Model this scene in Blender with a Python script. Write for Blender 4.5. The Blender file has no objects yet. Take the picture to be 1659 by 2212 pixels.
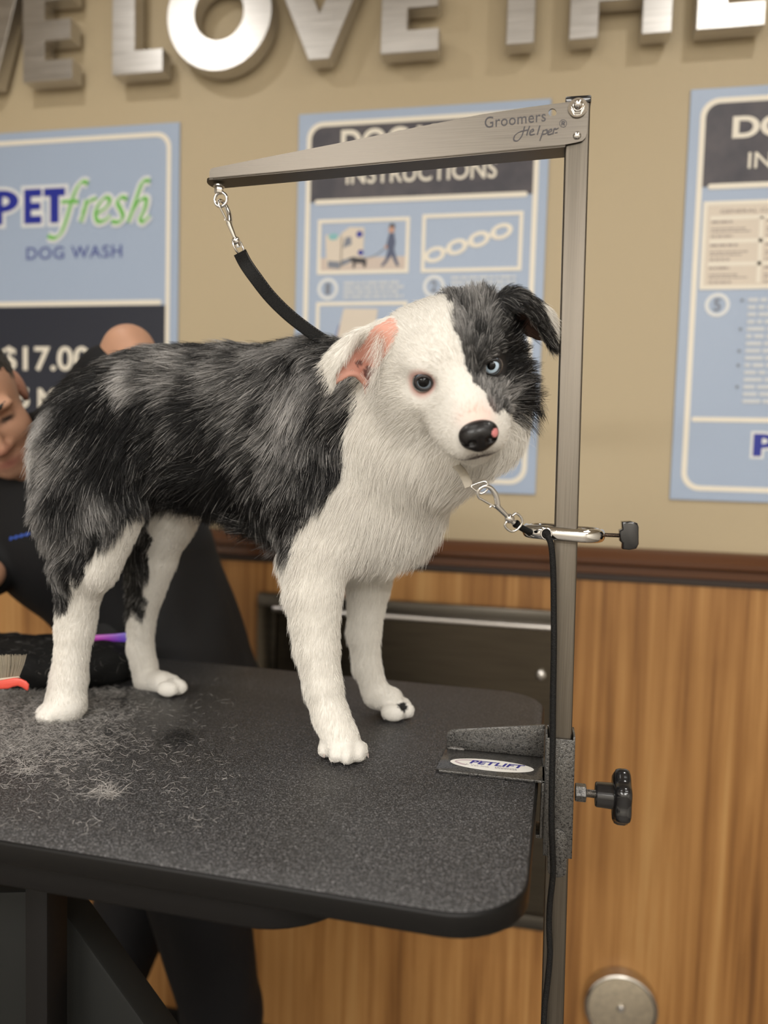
import bpy, bmesh, math, random
import numpy as np
from mathutils import Vector, Matrix, kdtree
from mathutils.bvhtree import BVHTree

rng = np.random.default_rng(7)
random.seed(7)
SC = bpy.context.scene
COL = SC.collection

# ------------------------------------------------------------------ camera
CAMZ = 1.60
FPX, IW, IH = 1660.0, 1659.0, 2212.0
YAW, PITCH, ROLL = 0.1974, 0.0653, 0.0282
_f = np.array([-math.sin(YAW) * math.cos(PITCH), math.cos(YAW) * math.cos(PITCH), -math.sin(PITCH)])
_r = np.array([math.cos(YAW), math.sin(YAW), 0.0])
_u = np.cross(_r, _f)
CR = _r * math.cos(ROLL) + _u * math.sin(ROLL)
CU = np.cross(CR, _f)
CF = _f
CAM = np.array([0, 0, CAMZ])
cam_data = bpy.data.cameras.new('camera')
cam = bpy.data.objects.new('camera', cam_data)
COL.objects.link(cam)
cam.matrix_world = Matrix(((CR[0], CU[0], -CF[0], 0), (CR[1], CU[1], -CF[1], 0), (CR[2], CU[2], -CF[2], CAMZ), (0, 0, 0, 1)))
cam_data.sensor_fit = 'VERTICAL'
cam_data.sensor_height = 36.0
cam_data.sensor_width = 27.0
cam_data.lens = FPX / IH * 36.0
cam_data.clip_start = 0.02
cam_data.dof.use_dof = True
cam_data.dof.focus_distance = 0.86
cam_data.dof.aperture_fstop = 2.5
SC.camera = cam

# ------------------------------------------------------------------ world, lights, exposure
WORLD = bpy.data.worlds.new('world')
SC.world = WORLD
WORLD.use_nodes = True
WORLD.node_tree.nodes['Background'].inputs[0].default_value = (1.0, 0.86, 0.68, 1)
WORLD.node_tree.nodes['Background'].inputs[1].default_value = 0.05
vs = SC.view_settings
vs.view_transform = 'Standard'
vs.look = 'None'
vs.exposure = -0.55
vs.gamma = 1.0
vs.use_curve_mapping = False
CEIL = 3.05
WALLY = 1.87
LAMPC = (1.0, 0.975, 0.93)
# (x, y, size x, size y, watts): unseen ceiling panels, back rows boosted as front fill, two wall-washing downlights
PANELS = [(-0.55, 0.15, 0.6, 0.6, 3), (0.75, 0.05, 0.6, 0.6, 3), (-1.1, -1.5, 1.2, 0.6, 48), (0.9, -1.5, 1.2, 0.6, 48), (-1.1, -3.2, 1.2, 0.6, 140), (0.9, -3.2, 1.2, 0.6, 140)]
DOWN = [(-1.15, 1.05, 0.09, 6.5), (0.52, 1.02, 0.09, 6.5)]


def area_light(name, x, y, sx, sy, watts, shape='RECTANGLE'):
    l = bpy.data.lights.new(name, 'AREA')
    l.shape = shape
    l.size = sx
    l.size_y = sy
    l.energy = watts
    l.color = LAMPC
    o = bpy.data.objects.new(name, l)
    COL.objects.link(o)
    o.location = (x, y, CEIL - 0.03)
    return o


for i_, (x_, y_, sx_, sy_, w_) in enumerate(PANELS):
    area_light('ceiling_fill_light', x_, y_, sx_, sy_, w_)
for i_, (x_, y_, d_, w_) in enumerate(DOWN):
    area_light('downlight_lamp', x_, y_, d_, d_, w_, 'DISK')


# ------------------------------------------------------------------ pixel -> world helpers (for measuring the photograph)
def ray(px, py):
    return CF + (px - IW / 2) / FPX * CR - (py - IH / 2) / FPX * CU


def at_y(px, py, y):
    d = ray(px, py)
    return CAM + d * (y / d[1])


def at_z(px, py, z):
    d = ray(px, py)
    return CAM + d * ((z - CAMZ) / d[2])


def at_d(px, py, depth):
    return CAM + ray(px, py) * depth


# ------------------------------------------------------------------ object helpers
def lin(r, g, b, k=1.0):
    f = lambda c: ((c / 255 + 0.055) / 1.055) ** 2.4 if c / 255 > 0.04045 else c / 255 / 12.92
    return (f(r) * k, f(g) * k, f(b) * k, 1.0)


def mat(name, col, rough=0.5, metal=0.0, coat=0.0, spec=0.5):
    m = bpy.data.materials.new(name)
    m.use_nodes = True
    b = m.node_tree.nodes['Principled BSDF']
    b.inputs['Base Color'].default_value = col if len(col) == 4 else (*col, 1)
    b.inputs['Roughness'].default_value = rough
    b.inputs['Metallic'].default_value = metal
    b.inputs['Coat Weight'].default_value = coat
    b.inputs['Coat Roughness'].default_value = 0.08
    b.inputs['Specular IOR Level'].default_value = spec
    return m


def N(m, t, **kw):
    n = m.node_tree.nodes.new(t)
    for k, v in kw.items():
        if k in n.inputs:
            n.inputs[k].default_value = v
        else:
            setattr(n, k, v)
    return n


def L(m, a, b):
    m.node_tree.links.new(a, b)


def bsdf(m):
    return m.node_tree.nodes['Principled BSDF']


def tex_coords(m, scale=(1, 1, 1), kind='Object'):
    tc = N(m, 'ShaderNodeTexCoord')
    mp = N(m, 'ShaderNodeMapping')
    mp.inputs['Scale'].default_value = scale
    L(m, tc.outputs[kind], mp.inputs['Vector'])
    return mp.outputs['Vector']


def ramp(m, fac, stops):
    r = N(m, 'ShaderNodeValToRGB')
    e = r.color_ramp.elements
    while len(e) > 1:
        e.remove(e[-1])
    e[0].position = stops[0][0]
    e[0].color = stops[0][1]
    for p, c in stops[1:]:
        n = e.new(p)
        n.color = c
    L(m, fac, r.inputs['Fac'])
    return r.outputs['Color']


def add_bump(m, height, strength=0.3, dist=0.001):
    b = N(m, 'ShaderNodeBump')
    b.inputs['Strength'].default_value = strength
    b.inputs['Distance'].default_value = dist
    L(m, height, b.inputs['Height'])
    L(m, b.outputs['Normal'], bsdf(m).inputs['Normal'])


def tag(o, label, cat=None, group=None, kind=None):
    if label:
        o['label'] = label
    if cat:
        o['category'] = cat
    if group:
        o['group'] = group
    if kind:
        o['kind'] = kind
    return o


def thing(name, label, cat, loc, group=None):
    o = bpy.data.objects.new(name, None)
    o.empty_display_size = 0.05
    COL.objects.link(o)
    o.location = tuple(float(v) for v in loc)
    return tag(o, label, cat, group)


def parent_to(o, p):
    """mesh data is kept in world coordinates; only empties carry a location"""
    if p is None:
        return
    o.parent = p
    if p.type == 'EMPTY':
        o.matrix_parent_inverse = Matrix.Translation(p.location).inverted()


def obj(name, src, m, parent=None, smooth=True, label=None, sharp=35):
    if isinstance(src, bmesh.types.BMesh):
        me = bpy.data.meshes.new(name)
        src.normal_update()
        src.to_mesh(me)
        src.free()
    else:
        me = src
        me.name = name
    o = bpy.data.objects.new(name, me)
    for mm in (m if isinstance(m, (list, tuple)) else [m]):
        me.materials.append(mm)
    COL.objects.link(o)
    if smooth:
        me.polygons.foreach_set('use_smooth', [True] * len(me.polygons))
        if sharp:
            me.set_sharp_from_angle(angle=math.radians(sharp))
    parent_to(o, parent)
    if label:
        o['label'] = label
    return o


def bm_new():
    return bmesh.new()


def V(p):
    return Vector((float(p[0]), float(p[1]), float(p[2])))


def box(bm, lo, hi, bev=0.0, seg=2, M=None):
    lo, hi = np.array(lo, float), np.array(hi, float)
    c = (lo + hi) / 2
    s = hi - lo
    r = bmesh.ops.create_cube(bm, size=1.0, matrix=Matrix.Translation(V(c)) @ Matrix.Diagonal((s[0], s[1], s[2], 1)))
    vs_ = r['verts']
    if bev > 0:
        es = list({e for v in vs_ for e in v.link_edges})
        rb = bmesh.ops.bevel(bm, geom=es, offset=bev, segments=seg, profile=0.5, affect='EDGES', clamp_overlap=True)
        vs_ = list({v for f in rb['faces'] for v in f.verts} | {v for v in vs_ if v.is_valid})
    if M is not None:
        bmesh.ops.transform(bm, matrix=M, verts=vs_)
    return bm


def prism(bm, pts, mapf, d0, d1, bev=0.0, seg=2):
    """polygon pts (2D) extruded from depth d0 to d1; mapf(a, b, d) -> xyz"""
    n = len(pts)
    A = [bm.verts.new(V(mapf(a, b, d0))) for a, b in pts]
    B = [bm.verts.new(V(mapf(a, b, d1))) for a, b in pts]
    f0 = bm.faces.new(A)
    f1 = bm.faces.new(B[::-1])
    fs = [f0, f1]
    for i in range(n):
        fs.append(bm.faces.new([A[i], B[i], B[(i + 1) % n], A[(i + 1) % n]][::-1]))
    bmesh.ops.recalc_face_normals(bm, faces=fs)
    if bev > 0:
        es = list(set(f0.edges) | set(f1.edges))
        bmesh.ops.bevel(bm, geom=es, offset=bev, segments=seg, profile=0.5, affect='EDGES', clamp_overlap=True)
    return bm


def poly(bm, pts, mapf, d):
    f = bm.faces.new([bm.verts.new(V(mapf(a, b, d))) for a, b in pts])
    return f


def catmull(P, n=8, closed=False):
    P = [np.array(p, float) for p in P]
    out = []
    m = len(P)
    rngi = range(m if closed else m - 1)
    for i in rngi:
        if closed:
            p0, p1, p2, p3 = P[(i - 1) % m], P[i], P[(i + 1) % m], P[(i + 2) % m]
        else:
            p1, p2 = P[i], P[i + 1]
            p0 = P[i - 1] if i > 0 else 2 * p1 - p2
            p3 = P[i + 2] if i + 2 < m else 2 * p2 - p1
        for k in range(n):
            t = k / n
            out.append(0.5 * (2 * p1 + (p2 - p0) * t + (2 * p0 - 5 * p1 + 4 * p2 - p3) * t * t + (3 * p1 - p0 - 3 * p2 + p3) * t ** 3))
    if not closed:
        out.append(P[-1])
    return out


def tube(bm, P, r, seg=12, closed=False, caps=True, flat=None):
    """sweep a circle (or an ellipse: flat = (ratio, normal)) along P"""
    P = [np.array(p, float) for p in P]
    n = len(P)
    R = r if hasattr(r, '__len__') else [r] * n
    T = []
    for i in range(n):
        a = P[(i - 1) % n] if (closed or i > 0) else P[i]
        b = P[(i + 1) % n] if (closed or i < n - 1) else P[i]
        t = b - a
        T.append(t / (np.linalg.norm(t) + 1e-12))
    ref = np.array([0, 0, 1.0]) if abs(T[0][2]) < 0.9 else np.array([0, 1.0, 0])
    if flat is not None:
        ref = np.array(flat[1], float)
    u = np.cross(T[0], ref)
    u /= np.linalg.norm(u)
    rings = []
    for i in range(n):
        if flat is not None:
            u = np.cross(T[i], ref)
        else:
            u = u - T[i] * (u @ T[i])
        u = u / (np.linalg.norm(u) + 1e-12)
        v = np.cross(T[i], u)
        q = flat[0] if flat is not None else 1.0
        rings.append([bm.verts.new(V(P[i] + R[i] * (math.cos(a) * u + q * math.sin(a) * v))) for a in (2 * math.pi * k / seg for k in range(seg))])
    fs = []
    for i in range(n if closed else n - 1):
        A, B = rings[i], rings[(i + 1) % n]
        for k in range(seg):
            fs.append(bm.faces.new([A[k], A[(k + 1) % seg], B[(k + 1) % seg], B[k]]))
    if caps and not closed:
        fs.append(bm.faces.new(rings[0][::-1]))
        fs.append(bm.faces.new(rings[-1]))
    bmesh.ops.recalc_face_normals(bm, faces=fs)
    return bm


def lathe(bm, prof, origin, axis, seg=28, ref=None):
    """prof: list of (radius, height along axis)"""
    axis = np.array(axis, float)
    axis /= np.linalg.norm(axis)
    ref = np.array([0, 0, 1.0]) if abs(axis[2]) < 0.9 else np.array([1.0, 0, 0])
    u = np.cross(axis, ref)
    u /= np.linalg.norm(u)
    v = np.cross(axis, u)
    o = np.array(origin, float)
    rings = []
    fs = []
    for rr, h in prof:
        if rr < 1e-7:
            rings.append([bm.verts.new(V(o + axis * h))])
        else:
            rings.append([bm.verts.new(V(o + axis * h + rr * (math.cos(a) * u + math.sin(a) * v))) for a in (2 * math.pi * k / seg for k in range(seg))])
    for A, B in zip(rings, rings[1:]):
        for k in range(seg):
            a = [A[k % len(A)], A[(k + 1) % len(A)], B[(k + 1) % len(B)], B[k % len(B)]]
            a = [x for i, x in enumerate(a) if x not in a[:i]]
            if len(a) >= 3:
                try:
                    fs.append(bm.faces.new(a))
                except ValueError:
                    pass
    if len(rings[0]) > 1:
        fs.append(bm.faces.new(rings[0]))
    if len(rings[-1]) > 1:
        fs.append(bm.faces.new(rings[-1]))
    bmesh.ops.recalc_face_normals(bm, faces=fs)
    return bm


def text_geo(body, bold=0.0, shear=0.0, spacing=1.0):
    c = bpy.data.curves.new('lettering', 'FONT')
    c.body = body
    c.offset = bold
    c.shear = shear
    c.space_character = spacing
    c.resolution_u = 6
    o = bpy.data.objects.new('lettering', c)
    COL.objects.link(o)
    dg = bpy.context.evaluated_depsgraph_get()
    dg.update()
    me = bpy.data.meshes.new_from_object(o.evaluated_get(dg))
    co = np.array([v.co for v in me.vertices])
    fs = [tuple(p.vertices) for p in me.polygons]
    bpy.data.objects.remove(o)
    bpy.data.curves.remove(c)
    bpy.data.meshes.remove(me)
    return co, fs


def text(bm, body, x0, x1, z0, z1, mapf, d, bold=0.0, shear=0.0, spacing=1.0, fit='both'):
    """lettering stretched into the box x0..x1, z0..z1 (cap line to base line)"""
    co, fs = text_geo(body, bold, shear, spacing)
    a, b = co[:, :2].min(0), co[:, :2].max(0)
    sx = (x1 - x0) / (b[0] - a[0])
    sz = (z1 - z0) / (b[1] - a[1])
    vs_ = [bm.verts.new(V(mapf(x0 + (p[0] - a[0]) * sx, z0 + (p[1] - a[1]) * sz, d))) for p in co]
    for f in fs:
        try:
            bm.faces.new([vs_[i] for i in f])
        except ValueError:
            pass
    return bm


def stroke(bm, P, w0, w1, nib, mapf, d, n=6):
    """pen stroke through 2D points with a broad nib at angle nib"""
    Q = catmull(P, n)
    Lf, Rt = [], []
    for i, q in enumerate(Q):
        t = Q[min(i + 1, len(Q) - 1)] - Q[max(i - 1, 0)]
        a = math.atan2(t[1], t[0])
        w = w0 + (w1 - w0) * abs(math.sin(a - nib))
        nn = np.array([-math.sin(a), math.cos(a)]) * w / 2
        dd = d + i * 4e-6
        Lf.append(bm.verts.new(V(mapf(*(q + nn), dd))))
        Rt.append(bm.verts.new(V(mapf(*(q - nn), dd))))
    for i in range(len(Q) - 1):
        bm.faces.new([Lf[i], Rt[i], Rt[i + 1], Lf[i + 1]])
    return bm


def rrect(x0, z0, x1, z1, r, n=6):
    pts = []
    for cx, cz, a0 in ((x1 - r, z1 - r, 0), (x0 + r, z1 - r, 90), (x0 + r, z0 + r, 180), (x1 - r, z0 + r, 270)):
        for k in range(n + 1):
            a = math.radians(a0 + 90 * k / n)
            pts.append((cx + r * math.cos(a), cz + r * math.sin(a)))
    return pts


def ring_poly(bm, outer, inner, mapf, d):
    A = [bm.verts.new(V(mapf(a, b, d))) for a, b in outer]
    B = [bm.verts.new(V(mapf(a, b, d))) for a, b in inner]
    n = len(A)
    for i in range(n):
        bm.faces.new([A[i], A[(i + 1) % n], B[(i + 1) % n], B[i]])
    return bm


# ------------------------------------------------------------------ implicit surfaces (smooth unions turned into one continuous mesh)
def vnoise(P, scale, seed=0):
    P = np.asarray(P, float) * scale + seed * 17.31
    i = np.floor(P).astype(np.int64)
    f = P - i
    f = f * f * (3 - 2 * f)
    out = 0
    for dx in (0, 1):
        for dy in (0, 1):
            for dz in (0, 1):
                h = (i[:, 0] + dx) * 374761393 + (i[:, 1] + dy) * 668265263 + (i[:, 2] + dz) * 2147483647 + seed * 1013
                h = (h ^ (h >> 13)) * 1274126177
                h = (h ^ (h >> 16)) & 0xFFFF
                wgt = (f[:, 0] if dx else 1 - f[:, 0]) * (f[:, 1] if dy else 1 - f[:, 1]) * (f[:, 2] if dz else 1 - f[:, 2])
                out = out + wgt * (h / 65535.0)
    return out


def sd_cone(P, a, b, ra, rb):
    a, b = np.asarray(a, np.float32), np.asarray(b, np.float32)
    ab = b - a
    t = np.clip(((P - a) @ ab) / (ab @ ab), 0, 1)
    return np.linalg.norm(P - a - t[..., None] * ab, axis=-1) - (ra + (rb - ra) * t)


def sd_ell(P, c, r, M=None):
    q = P - np.asarray(c, np.float32)
    if M is not None:
        q = q @ np.asarray(M, np.float32)
    r = np.asarray(r, np.float32)
    k0 = np.linalg.norm(q / r, axis=-1)
    k1 = np.linalg.norm(q / (r * r), axis=-1) + 1e-9
    return k0 * (k0 - 1) / k1


class Prim:
    def __init__(s, kind, args, k, tagname, flow=(0, 0, -1), length=0.01, op='add'):
        s.kind, s.args, s.k, s.tag, s.flow, s.len, s.op = kind, args, k, tagname, np.array(flow, float), length, op

    def sd(s, P):
        return sd_cone(P, *s.args) if s.kind == 'cone' else sd_ell(P, *s.args)

    def bounds(s):
        if s.kind == 'cone':
            a, b, ra, rb = s.args
            r = max(ra, rb)
            return np.minimum(a, b) - r, np.maximum(a, b) + r
        c, r = s.args[0], s.args[1]
        R = max(r) if len(s.args) > 2 and s.args[2] is not None else np.array(r)
        return np.array(c) - R, np.array(c) + R


class Field:
    def __init__(s, lo, hi, h):
        s.lo, s.h = np.array(lo, float), h
        s.n = np.ceil((np.array(hi) - s.lo) / h).astype(int) + 1
        s.a = np.full(s.n, 0.3, np.float32)

    def add(s, p):
        b0, b1 = p.bounds()
        m = p.k + 3 * s.h
        i0 = np.clip(np.floor((b0 - m - s.lo) / s.h).astype(int), 0, s.n - 1)
        i1 = np.clip(np.ceil((b1 + m - s.lo) / s.h).astype(int) + 1, 1, s.n)
        if np.any(i1 <= i0):
            return
        ax = [(s.lo[k] + s.h * np.arange(i0[k], i1[k])).astype(np.float32) for k in range(3)]
        G = np.stack(np.meshgrid(*ax, indexing='ij'), -1)
        d = p.sd(G)
        sl = tuple(slice(i0[k], i1[k]) for k in range(3))
        s.a[sl] = smin(s.a[sl], d, p.k) if p.op == 'add' else -smin(-s.a[sl], d, p.k)

    def sheet(s, pts, r, k):
        """a thin curved flap through a dense cloud of points"""
        pts = np.asarray(pts)
        m = r + k + 3 * s.h
        i0 = np.clip(np.floor((pts.min(0) - m - s.lo) / s.h).astype(int), 0, s.n - 1)
        i1 = np.clip(np.ceil((pts.max(0) + m - s.lo) / s.h).astype(int) + 1, 1, s.n)
        ax = [(s.lo[q] + s.h * np.arange(i0[q], i1[q])).astype(np.float32) for q in range(3)]
        G = np.stack(np.meshgrid(*ax, indexing='ij'), -1)
        d = np.full(G.shape[:3], 1.0, np.float32)
        rr = r if hasattr(r, '__len__') else np.full(len(pts), r)
        for p, q in zip(pts.astype(np.float32), rr):
            w = q + k + 2.5 * s.h
            a = [max(0, int((p[j] - w - ax[j][0]) / s.h)) for j in range(3)]
            b = [int((p[j] + w - ax[j][0]) / s.h) + 2 for j in range(3)]
            sl = tuple(slice(a[j], b[j]) for j in range(3))
            d[sl] = np.minimum(d[sl], np.linalg.norm(G[sl] - p, axis=-1) - q)
        sl = tuple(slice(i0[q], i1[q]) for q in range(3))
        s.a[sl] = smin(s.a[sl], d, k)

    def mesh(s, relax=2):
        A = s.a
        S = A < 0
        nx, ny, nz = np.array(A.shape) - 1
        cnt = np.zeros((nx, ny, nz), np.int8)
        for dx in (0, 1):
            for dy in (0, 1):
                for dz in (0, 1):
                    cnt += S[dx:dx + nx, dy:dy + ny, dz:dz + nz]
        act = (cnt > 0) & (cnt < 8)
        I = np.argwhere(act)
        idx = np.full((nx, ny, nz), -1, np.int64)
        idx[act] = np.arange(len(I))
        pos = np.zeros((len(I), 3))
        num = np.zeros(len(I))
        cs = [(a, b, c) for a in (0, 1) for b in (0, 1) for c in (0, 1)]
        for c0 in cs:
            for ax in range(3):
                if c0[ax]:
                    continue
                c1 = list(c0)
                c1[ax] = 1
                v0 = A[I[:, 0] + c0[0], I[:, 1] + c0[1], I[:, 2] + c0[2]]
                v1 = A[I[:, 0] + c1[0], I[:, 1] + c1[1], I[:, 2] + c1[2]]
                x = (v0 < 0) != (v1 < 0)
                t = v0 / (v0 - v1 + 1e-20)
                p = np.tile(np.array(c0, float), (len(I), 1))
                p[:, ax] = t
                pos[x] += p[x]
                num[x] += 1
        Vv = s.lo + s.h * (I + pos / num[:, None])
        F = []
        for ax in range(3):
            o1, o2 = [(1, 2), (2, 0), (0, 1)][ax]
            sl0 = [slice(1, n) for n in (nx, ny, nz)]
            sl0[ax] = slice(0, (nx, ny, nz)[ax])
            sl1 = list(sl0)
            sl1[ax] = slice(1, (nx, ny, nz)[ax] + 1)
            a0, a1 = S[tuple(sl0)], S[tuple(sl1)]
            E = np.argwhere(a0 != a1)
            off = np.array([1, 1, 1])
            off[ax] = 0
            C = E + off
            flip = a0[E[:, 0], E[:, 1], E[:, 2]]

            def cell(d1, d2):
                q = C.copy()
                q[:, o1] -= d1
                q[:, o2] -= d2
                return idx[q[:, 0], q[:, 1], q[:, 2]]
            Q = np.stack([cell(1, 1), cell(0, 1), cell(0, 0), cell(1, 0)], 1)
            Q[~flip] = Q[~flip][:, ::-1]
            F.append(Q)
        F = np.concatenate(F)
        F = F[(F >= 0).all(1)]
        for _ in range(relax):
            acc = np.zeros_like(Vv)
            n = np.zeros(len(Vv))
            for k in range(4):
                a, b = F[:, k], F[:, (k + 1) % 4]
                np.add.at(acc, a, Vv[b])
                np.add.at(n, a, 1)
                np.add.at(acc, b, Vv[a])
                np.add.at(n, b, 1)
            Vv = Vv * 0.5 + 0.5 * acc / np.maximum(n, 1)[:, None]
        return Vv, F


def smin(a, b, k):
    h = np.clip(0.5 + 0.5 * (b - a) / k, 0, 1)
    return b + (a - b) * h - k * h * (1 - h)


def mesh_np(name, Vv, F):
    me = bpy.data.meshes.new(name)
    n = F.shape[1]
    me.vertices.add(len(Vv))
    me.vertices.foreach_set('co', np.asarray(Vv, np.float32).ravel())
    me.loops.add(F.size)
    me.loops.foreach_set('vertex_index', F.astype(np.int32).ravel())
    me.polygons.add(len(F))
    me.polygons.foreach_set('loop_start', np.arange(0, F.size, n, dtype=np.int32))
    me.polygons.foreach_set('loop_total', np.full(len(F), n, np.int32))
    me.update(calc_edges=True)
    me.validate()
    return me


def vert_normals(Vv, F):
    a = np.cross(Vv[F[:, 2]] - Vv[F[:, 0]], Vv[F[:, 3]] - Vv[F[:, 1]])
    Nn = np.zeros_like(Vv)
    for k in range(4):
        np.add.at(Nn, F[:, k], a)
    return Nn / (np.linalg.norm(Nn, axis=1, keepdims=True) + 1e-12)


def in_poly(x, y, pts):
    x, y = np.asarray(x), np.asarray(y)
    c = np.zeros(x.shape, bool)
    n = len(pts)
    for i in range(n):
        x0, y0 = pts[i]
        x1, y1 = pts[(i + 1) % n]
        k = ((y0 > y) != (y1 > y)) & (x < (x1 - x0) * (y - y0) / (y1 - y0 + 1e-20) + x0)
        c ^= k
    return c


def unit(v):
    v = np.asarray(v, float)
    return v / (np.linalg.norm(v, axis=-1, keepdims=True) + 1e-12)


def hair_object(name, pts, radius, cols, m, parent, label=None, taper=(1, 1, 0.9, 0.7, 0.25)):
    """pts (n, k, 3) strands as one hair curves object"""
    n, k, _ = pts.shape
    cu = bpy.data.hair_curves.new(name)
    cu.add_curves([k] * n)
    cu.attributes['position'].data.foreach_set('vector', pts.astype(np.float32).ravel())
    ra = cu.attributes.get('radius') or cu.attributes.new('radius', 'FLOAT', 'POINT')
    tp = np.interp(np.linspace(0, 1, k), np.linspace(0, 1, len(taper)), taper)
    ra.data.foreach_set('value', (np.broadcast_to(np.asarray(radius), (n,))[:, None] * tp[None]).astype(np.float32).ravel())
    ca = cu.attributes.new('coat_colour', 'FLOAT_COLOR', 'CURVE')
    c4 = np.ones((n, 4), np.float32)
    c4[:, :cols.shape[1]] = cols
    ca.data.foreach_set('color', c4.ravel())
    cu.materials.append(m)
    o = bpy.data.objects.new(name, cu)
    COL.objects.link(o)
    parent_to(o, parent)
    if label:
        o['label'] = label
    return o


def hair_mat(name, rough=0.45, spec=0.35, banded=False):
    m = mat(name, (0.5, 0.5, 0.5), rough, spec=spec)
    a = N(m, 'ShaderNodeAttribute', attribute_name='coat_colour')
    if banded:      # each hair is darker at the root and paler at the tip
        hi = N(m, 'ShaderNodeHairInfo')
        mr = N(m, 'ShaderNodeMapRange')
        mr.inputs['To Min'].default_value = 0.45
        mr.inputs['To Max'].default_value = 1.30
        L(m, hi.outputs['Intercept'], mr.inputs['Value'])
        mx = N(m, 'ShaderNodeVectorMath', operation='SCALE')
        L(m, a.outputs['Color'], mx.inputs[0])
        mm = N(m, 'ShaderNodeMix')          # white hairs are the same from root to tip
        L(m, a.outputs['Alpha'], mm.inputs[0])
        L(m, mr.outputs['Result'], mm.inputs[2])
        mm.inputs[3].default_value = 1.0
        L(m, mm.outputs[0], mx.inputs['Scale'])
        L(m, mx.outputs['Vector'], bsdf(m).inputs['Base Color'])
    else:
        L(m, a.outputs['Color'], bsdf(m).inputs['Base Color'])
    return m


def sample_quads(Vv, F, dens, n_max=None):
    """random points on quads; dens = hairs per m2 per face"""
    a = Vv[F]
    area = 0.5 * np.linalg.norm(np.cross(a[:, 2] - a[:, 0], a[:, 3] - a[:, 1]), axis=1)
    ex = area * dens
    cnt = np.floor(ex + rng.random(len(F))).astype(int)
    fi = np.repeat(np.arange(len(F)), cnt)
    u, v = rng.random(len(fi)), rng.random(len(fi))
    w = np.stack([(1 - u) * (1 - v), u * (1 - v), u * v, (1 - u) * v], 1)
    return fi, w


# ------------------------------------------------------------------ shared materials
def brushed(name, col, rough, axis_scale, bump=0.05):
    m = mat(name, col, rough, 1.0)
    v = tex_coords(m, axis_scale)
    n = N(m, 'ShaderNodeTexNoise', Scale=1.0, Detail=3.0)
    L(m, v, n.inputs['Vector'])
    c = ramp(m, n.outputs['Fac'], [(0.3, tuple(x * 0.84 for x in col[:3]) + (1,)), (0.7, tuple(min(1, x * 1.1) for x in col[:3]) + (1,))])
    L(m, c, bsdf(m).inputs['Base Color'])
    mr = N(m, 'ShaderNodeMapRange')
    mr.inputs['To Min'].default_value = rough * 0.8
    mr.inputs['To Max'].default_value = rough * 1.25
    L(m, n.outputs['Fac'], mr.inputs['Value'])
    L(m, mr.outputs['Result'], bsdf(m).inputs['Roughness'])
    add_bump(m, n.outputs['Fac'], bump, 0.0004)
    return m


M_STEEL_V = brushed('brushed_steel_upright', (0.155, 0.136, 0.112, 1), 0.42, (900, 900, 12))
M_STEEL_H = brushed('brushed_steel_arm', (0.135, 0.120, 0.102, 1), 0.36, (14, 900, 900))
M_LETTER = brushed('brushed_aluminium_letters', (0.60, 0.58, 0.555, 1), 0.38, (9, 300, 420), 0.02)
M_CHROME = mat('chrome', (0.78, 0.77, 0.75), 0.09, 1.0)
M_CHROME2 = mat('satin_chrome', (0.62, 0.60, 0.57), 0.22, 1.0)
M_DARKSTEEL = brushed('dark_stainless', (0.085, 0.072, 0.054, 1), 0.33, (10, 300, 300))
M_BLACKPL = mat('black_plastic', (0.008, 0.008, 0.009), 0.16, coat=0.4)
M_BLACKMAT = mat('black_satin', (0.005, 0.0045, 0.0045), 0.55, spec=0.2)
M_CORE = mat('black_laminate_edge', (0.004, 0.0037, 0.0036), 0.42, spec=0.22)
M_WHITE = mat('white_print', lin(236, 229, 214), 0.45)


def M_flat(name, rgb, rough=0.45):
    return mat(name, lin(*rgb), rough)


# hammered paint of the clamp
M_HAMMER = mat('hammered_grey_paint', (0.09, 0.085, 0.08), 0.30, 0.45, coat=0.5)
_v = tex_coords(M_HAMMER)
_w = N(M_HAMMER, 'ShaderNodeTexNoise', Scale=420.0, Detail=1.5, Distortion=1.3)
L(M_HAMMER, _v, _w.inputs['Vector'])
L(M_HAMMER, ramp(M_HAMMER, _w.outputs['Fac'], [(0.38, (0.016, 0.015, 0.014, 1)), (0.46, (0.075, 0.072, 0.068, 1)), (0.7, (0.11, 0.105, 0.098, 1))]), bsdf(M_HAMMER).inputs['Base Color'])
add_bump(M_HAMMER, _w.outputs['Fac'], 0.55, 0.0012)
# grainy table covering
M_MAT = mat('grainy_black_table_covering', (0.03, 0.029, 0.03), 0.44, spec=0.62)
_v = tex_coords(M_MAT)
_w = N(M_MAT, 'ShaderNodeTexNoise', Scale=560.0, Detail=1.5, Distortion=1.4)
L(M_MAT, _v, _w.inputs['Vector'])
L(M_MAT, ramp(M_MAT, _w.outputs['Fac'], [(0.42, (0.008, 0.0078, 0.0083, 1)), (0.54, (0.019, 0.0186, 0.0195, 1)), (0.62, (0.13, 0.127, 0.131, 1)), (0.75, (0.22, 0.215, 0.22, 1))]), bsdf(M_MAT).inputs['Base Color'])
add_bump(M_MAT, _w.outputs['Fac'], 0.6, 0.0012)
# braided cord / webbing
M_WEB = mat('black_webbing', (0.012, 0.012, 0.012), 0.65, spec=0.25)
_v = tex_coords(M_WEB)
_w = N(M_WEB, 'ShaderNodeTexVoronoi', Scale=950.0)
L(M_WEB, _v, _w.inputs['Vector'])
L(M_WEB, ramp(M_WEB, _w.outputs['Distance'], [(0.1, (0.016, 0.0155, 0.015, 1)), (0.6, (0.003, 0.003, 0.003, 1))]), bsdf(M_WEB).inputs['Base Color'])
add_bump(M_WEB, _w.outputs['Distance'], 0.6, -0.0008)

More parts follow.
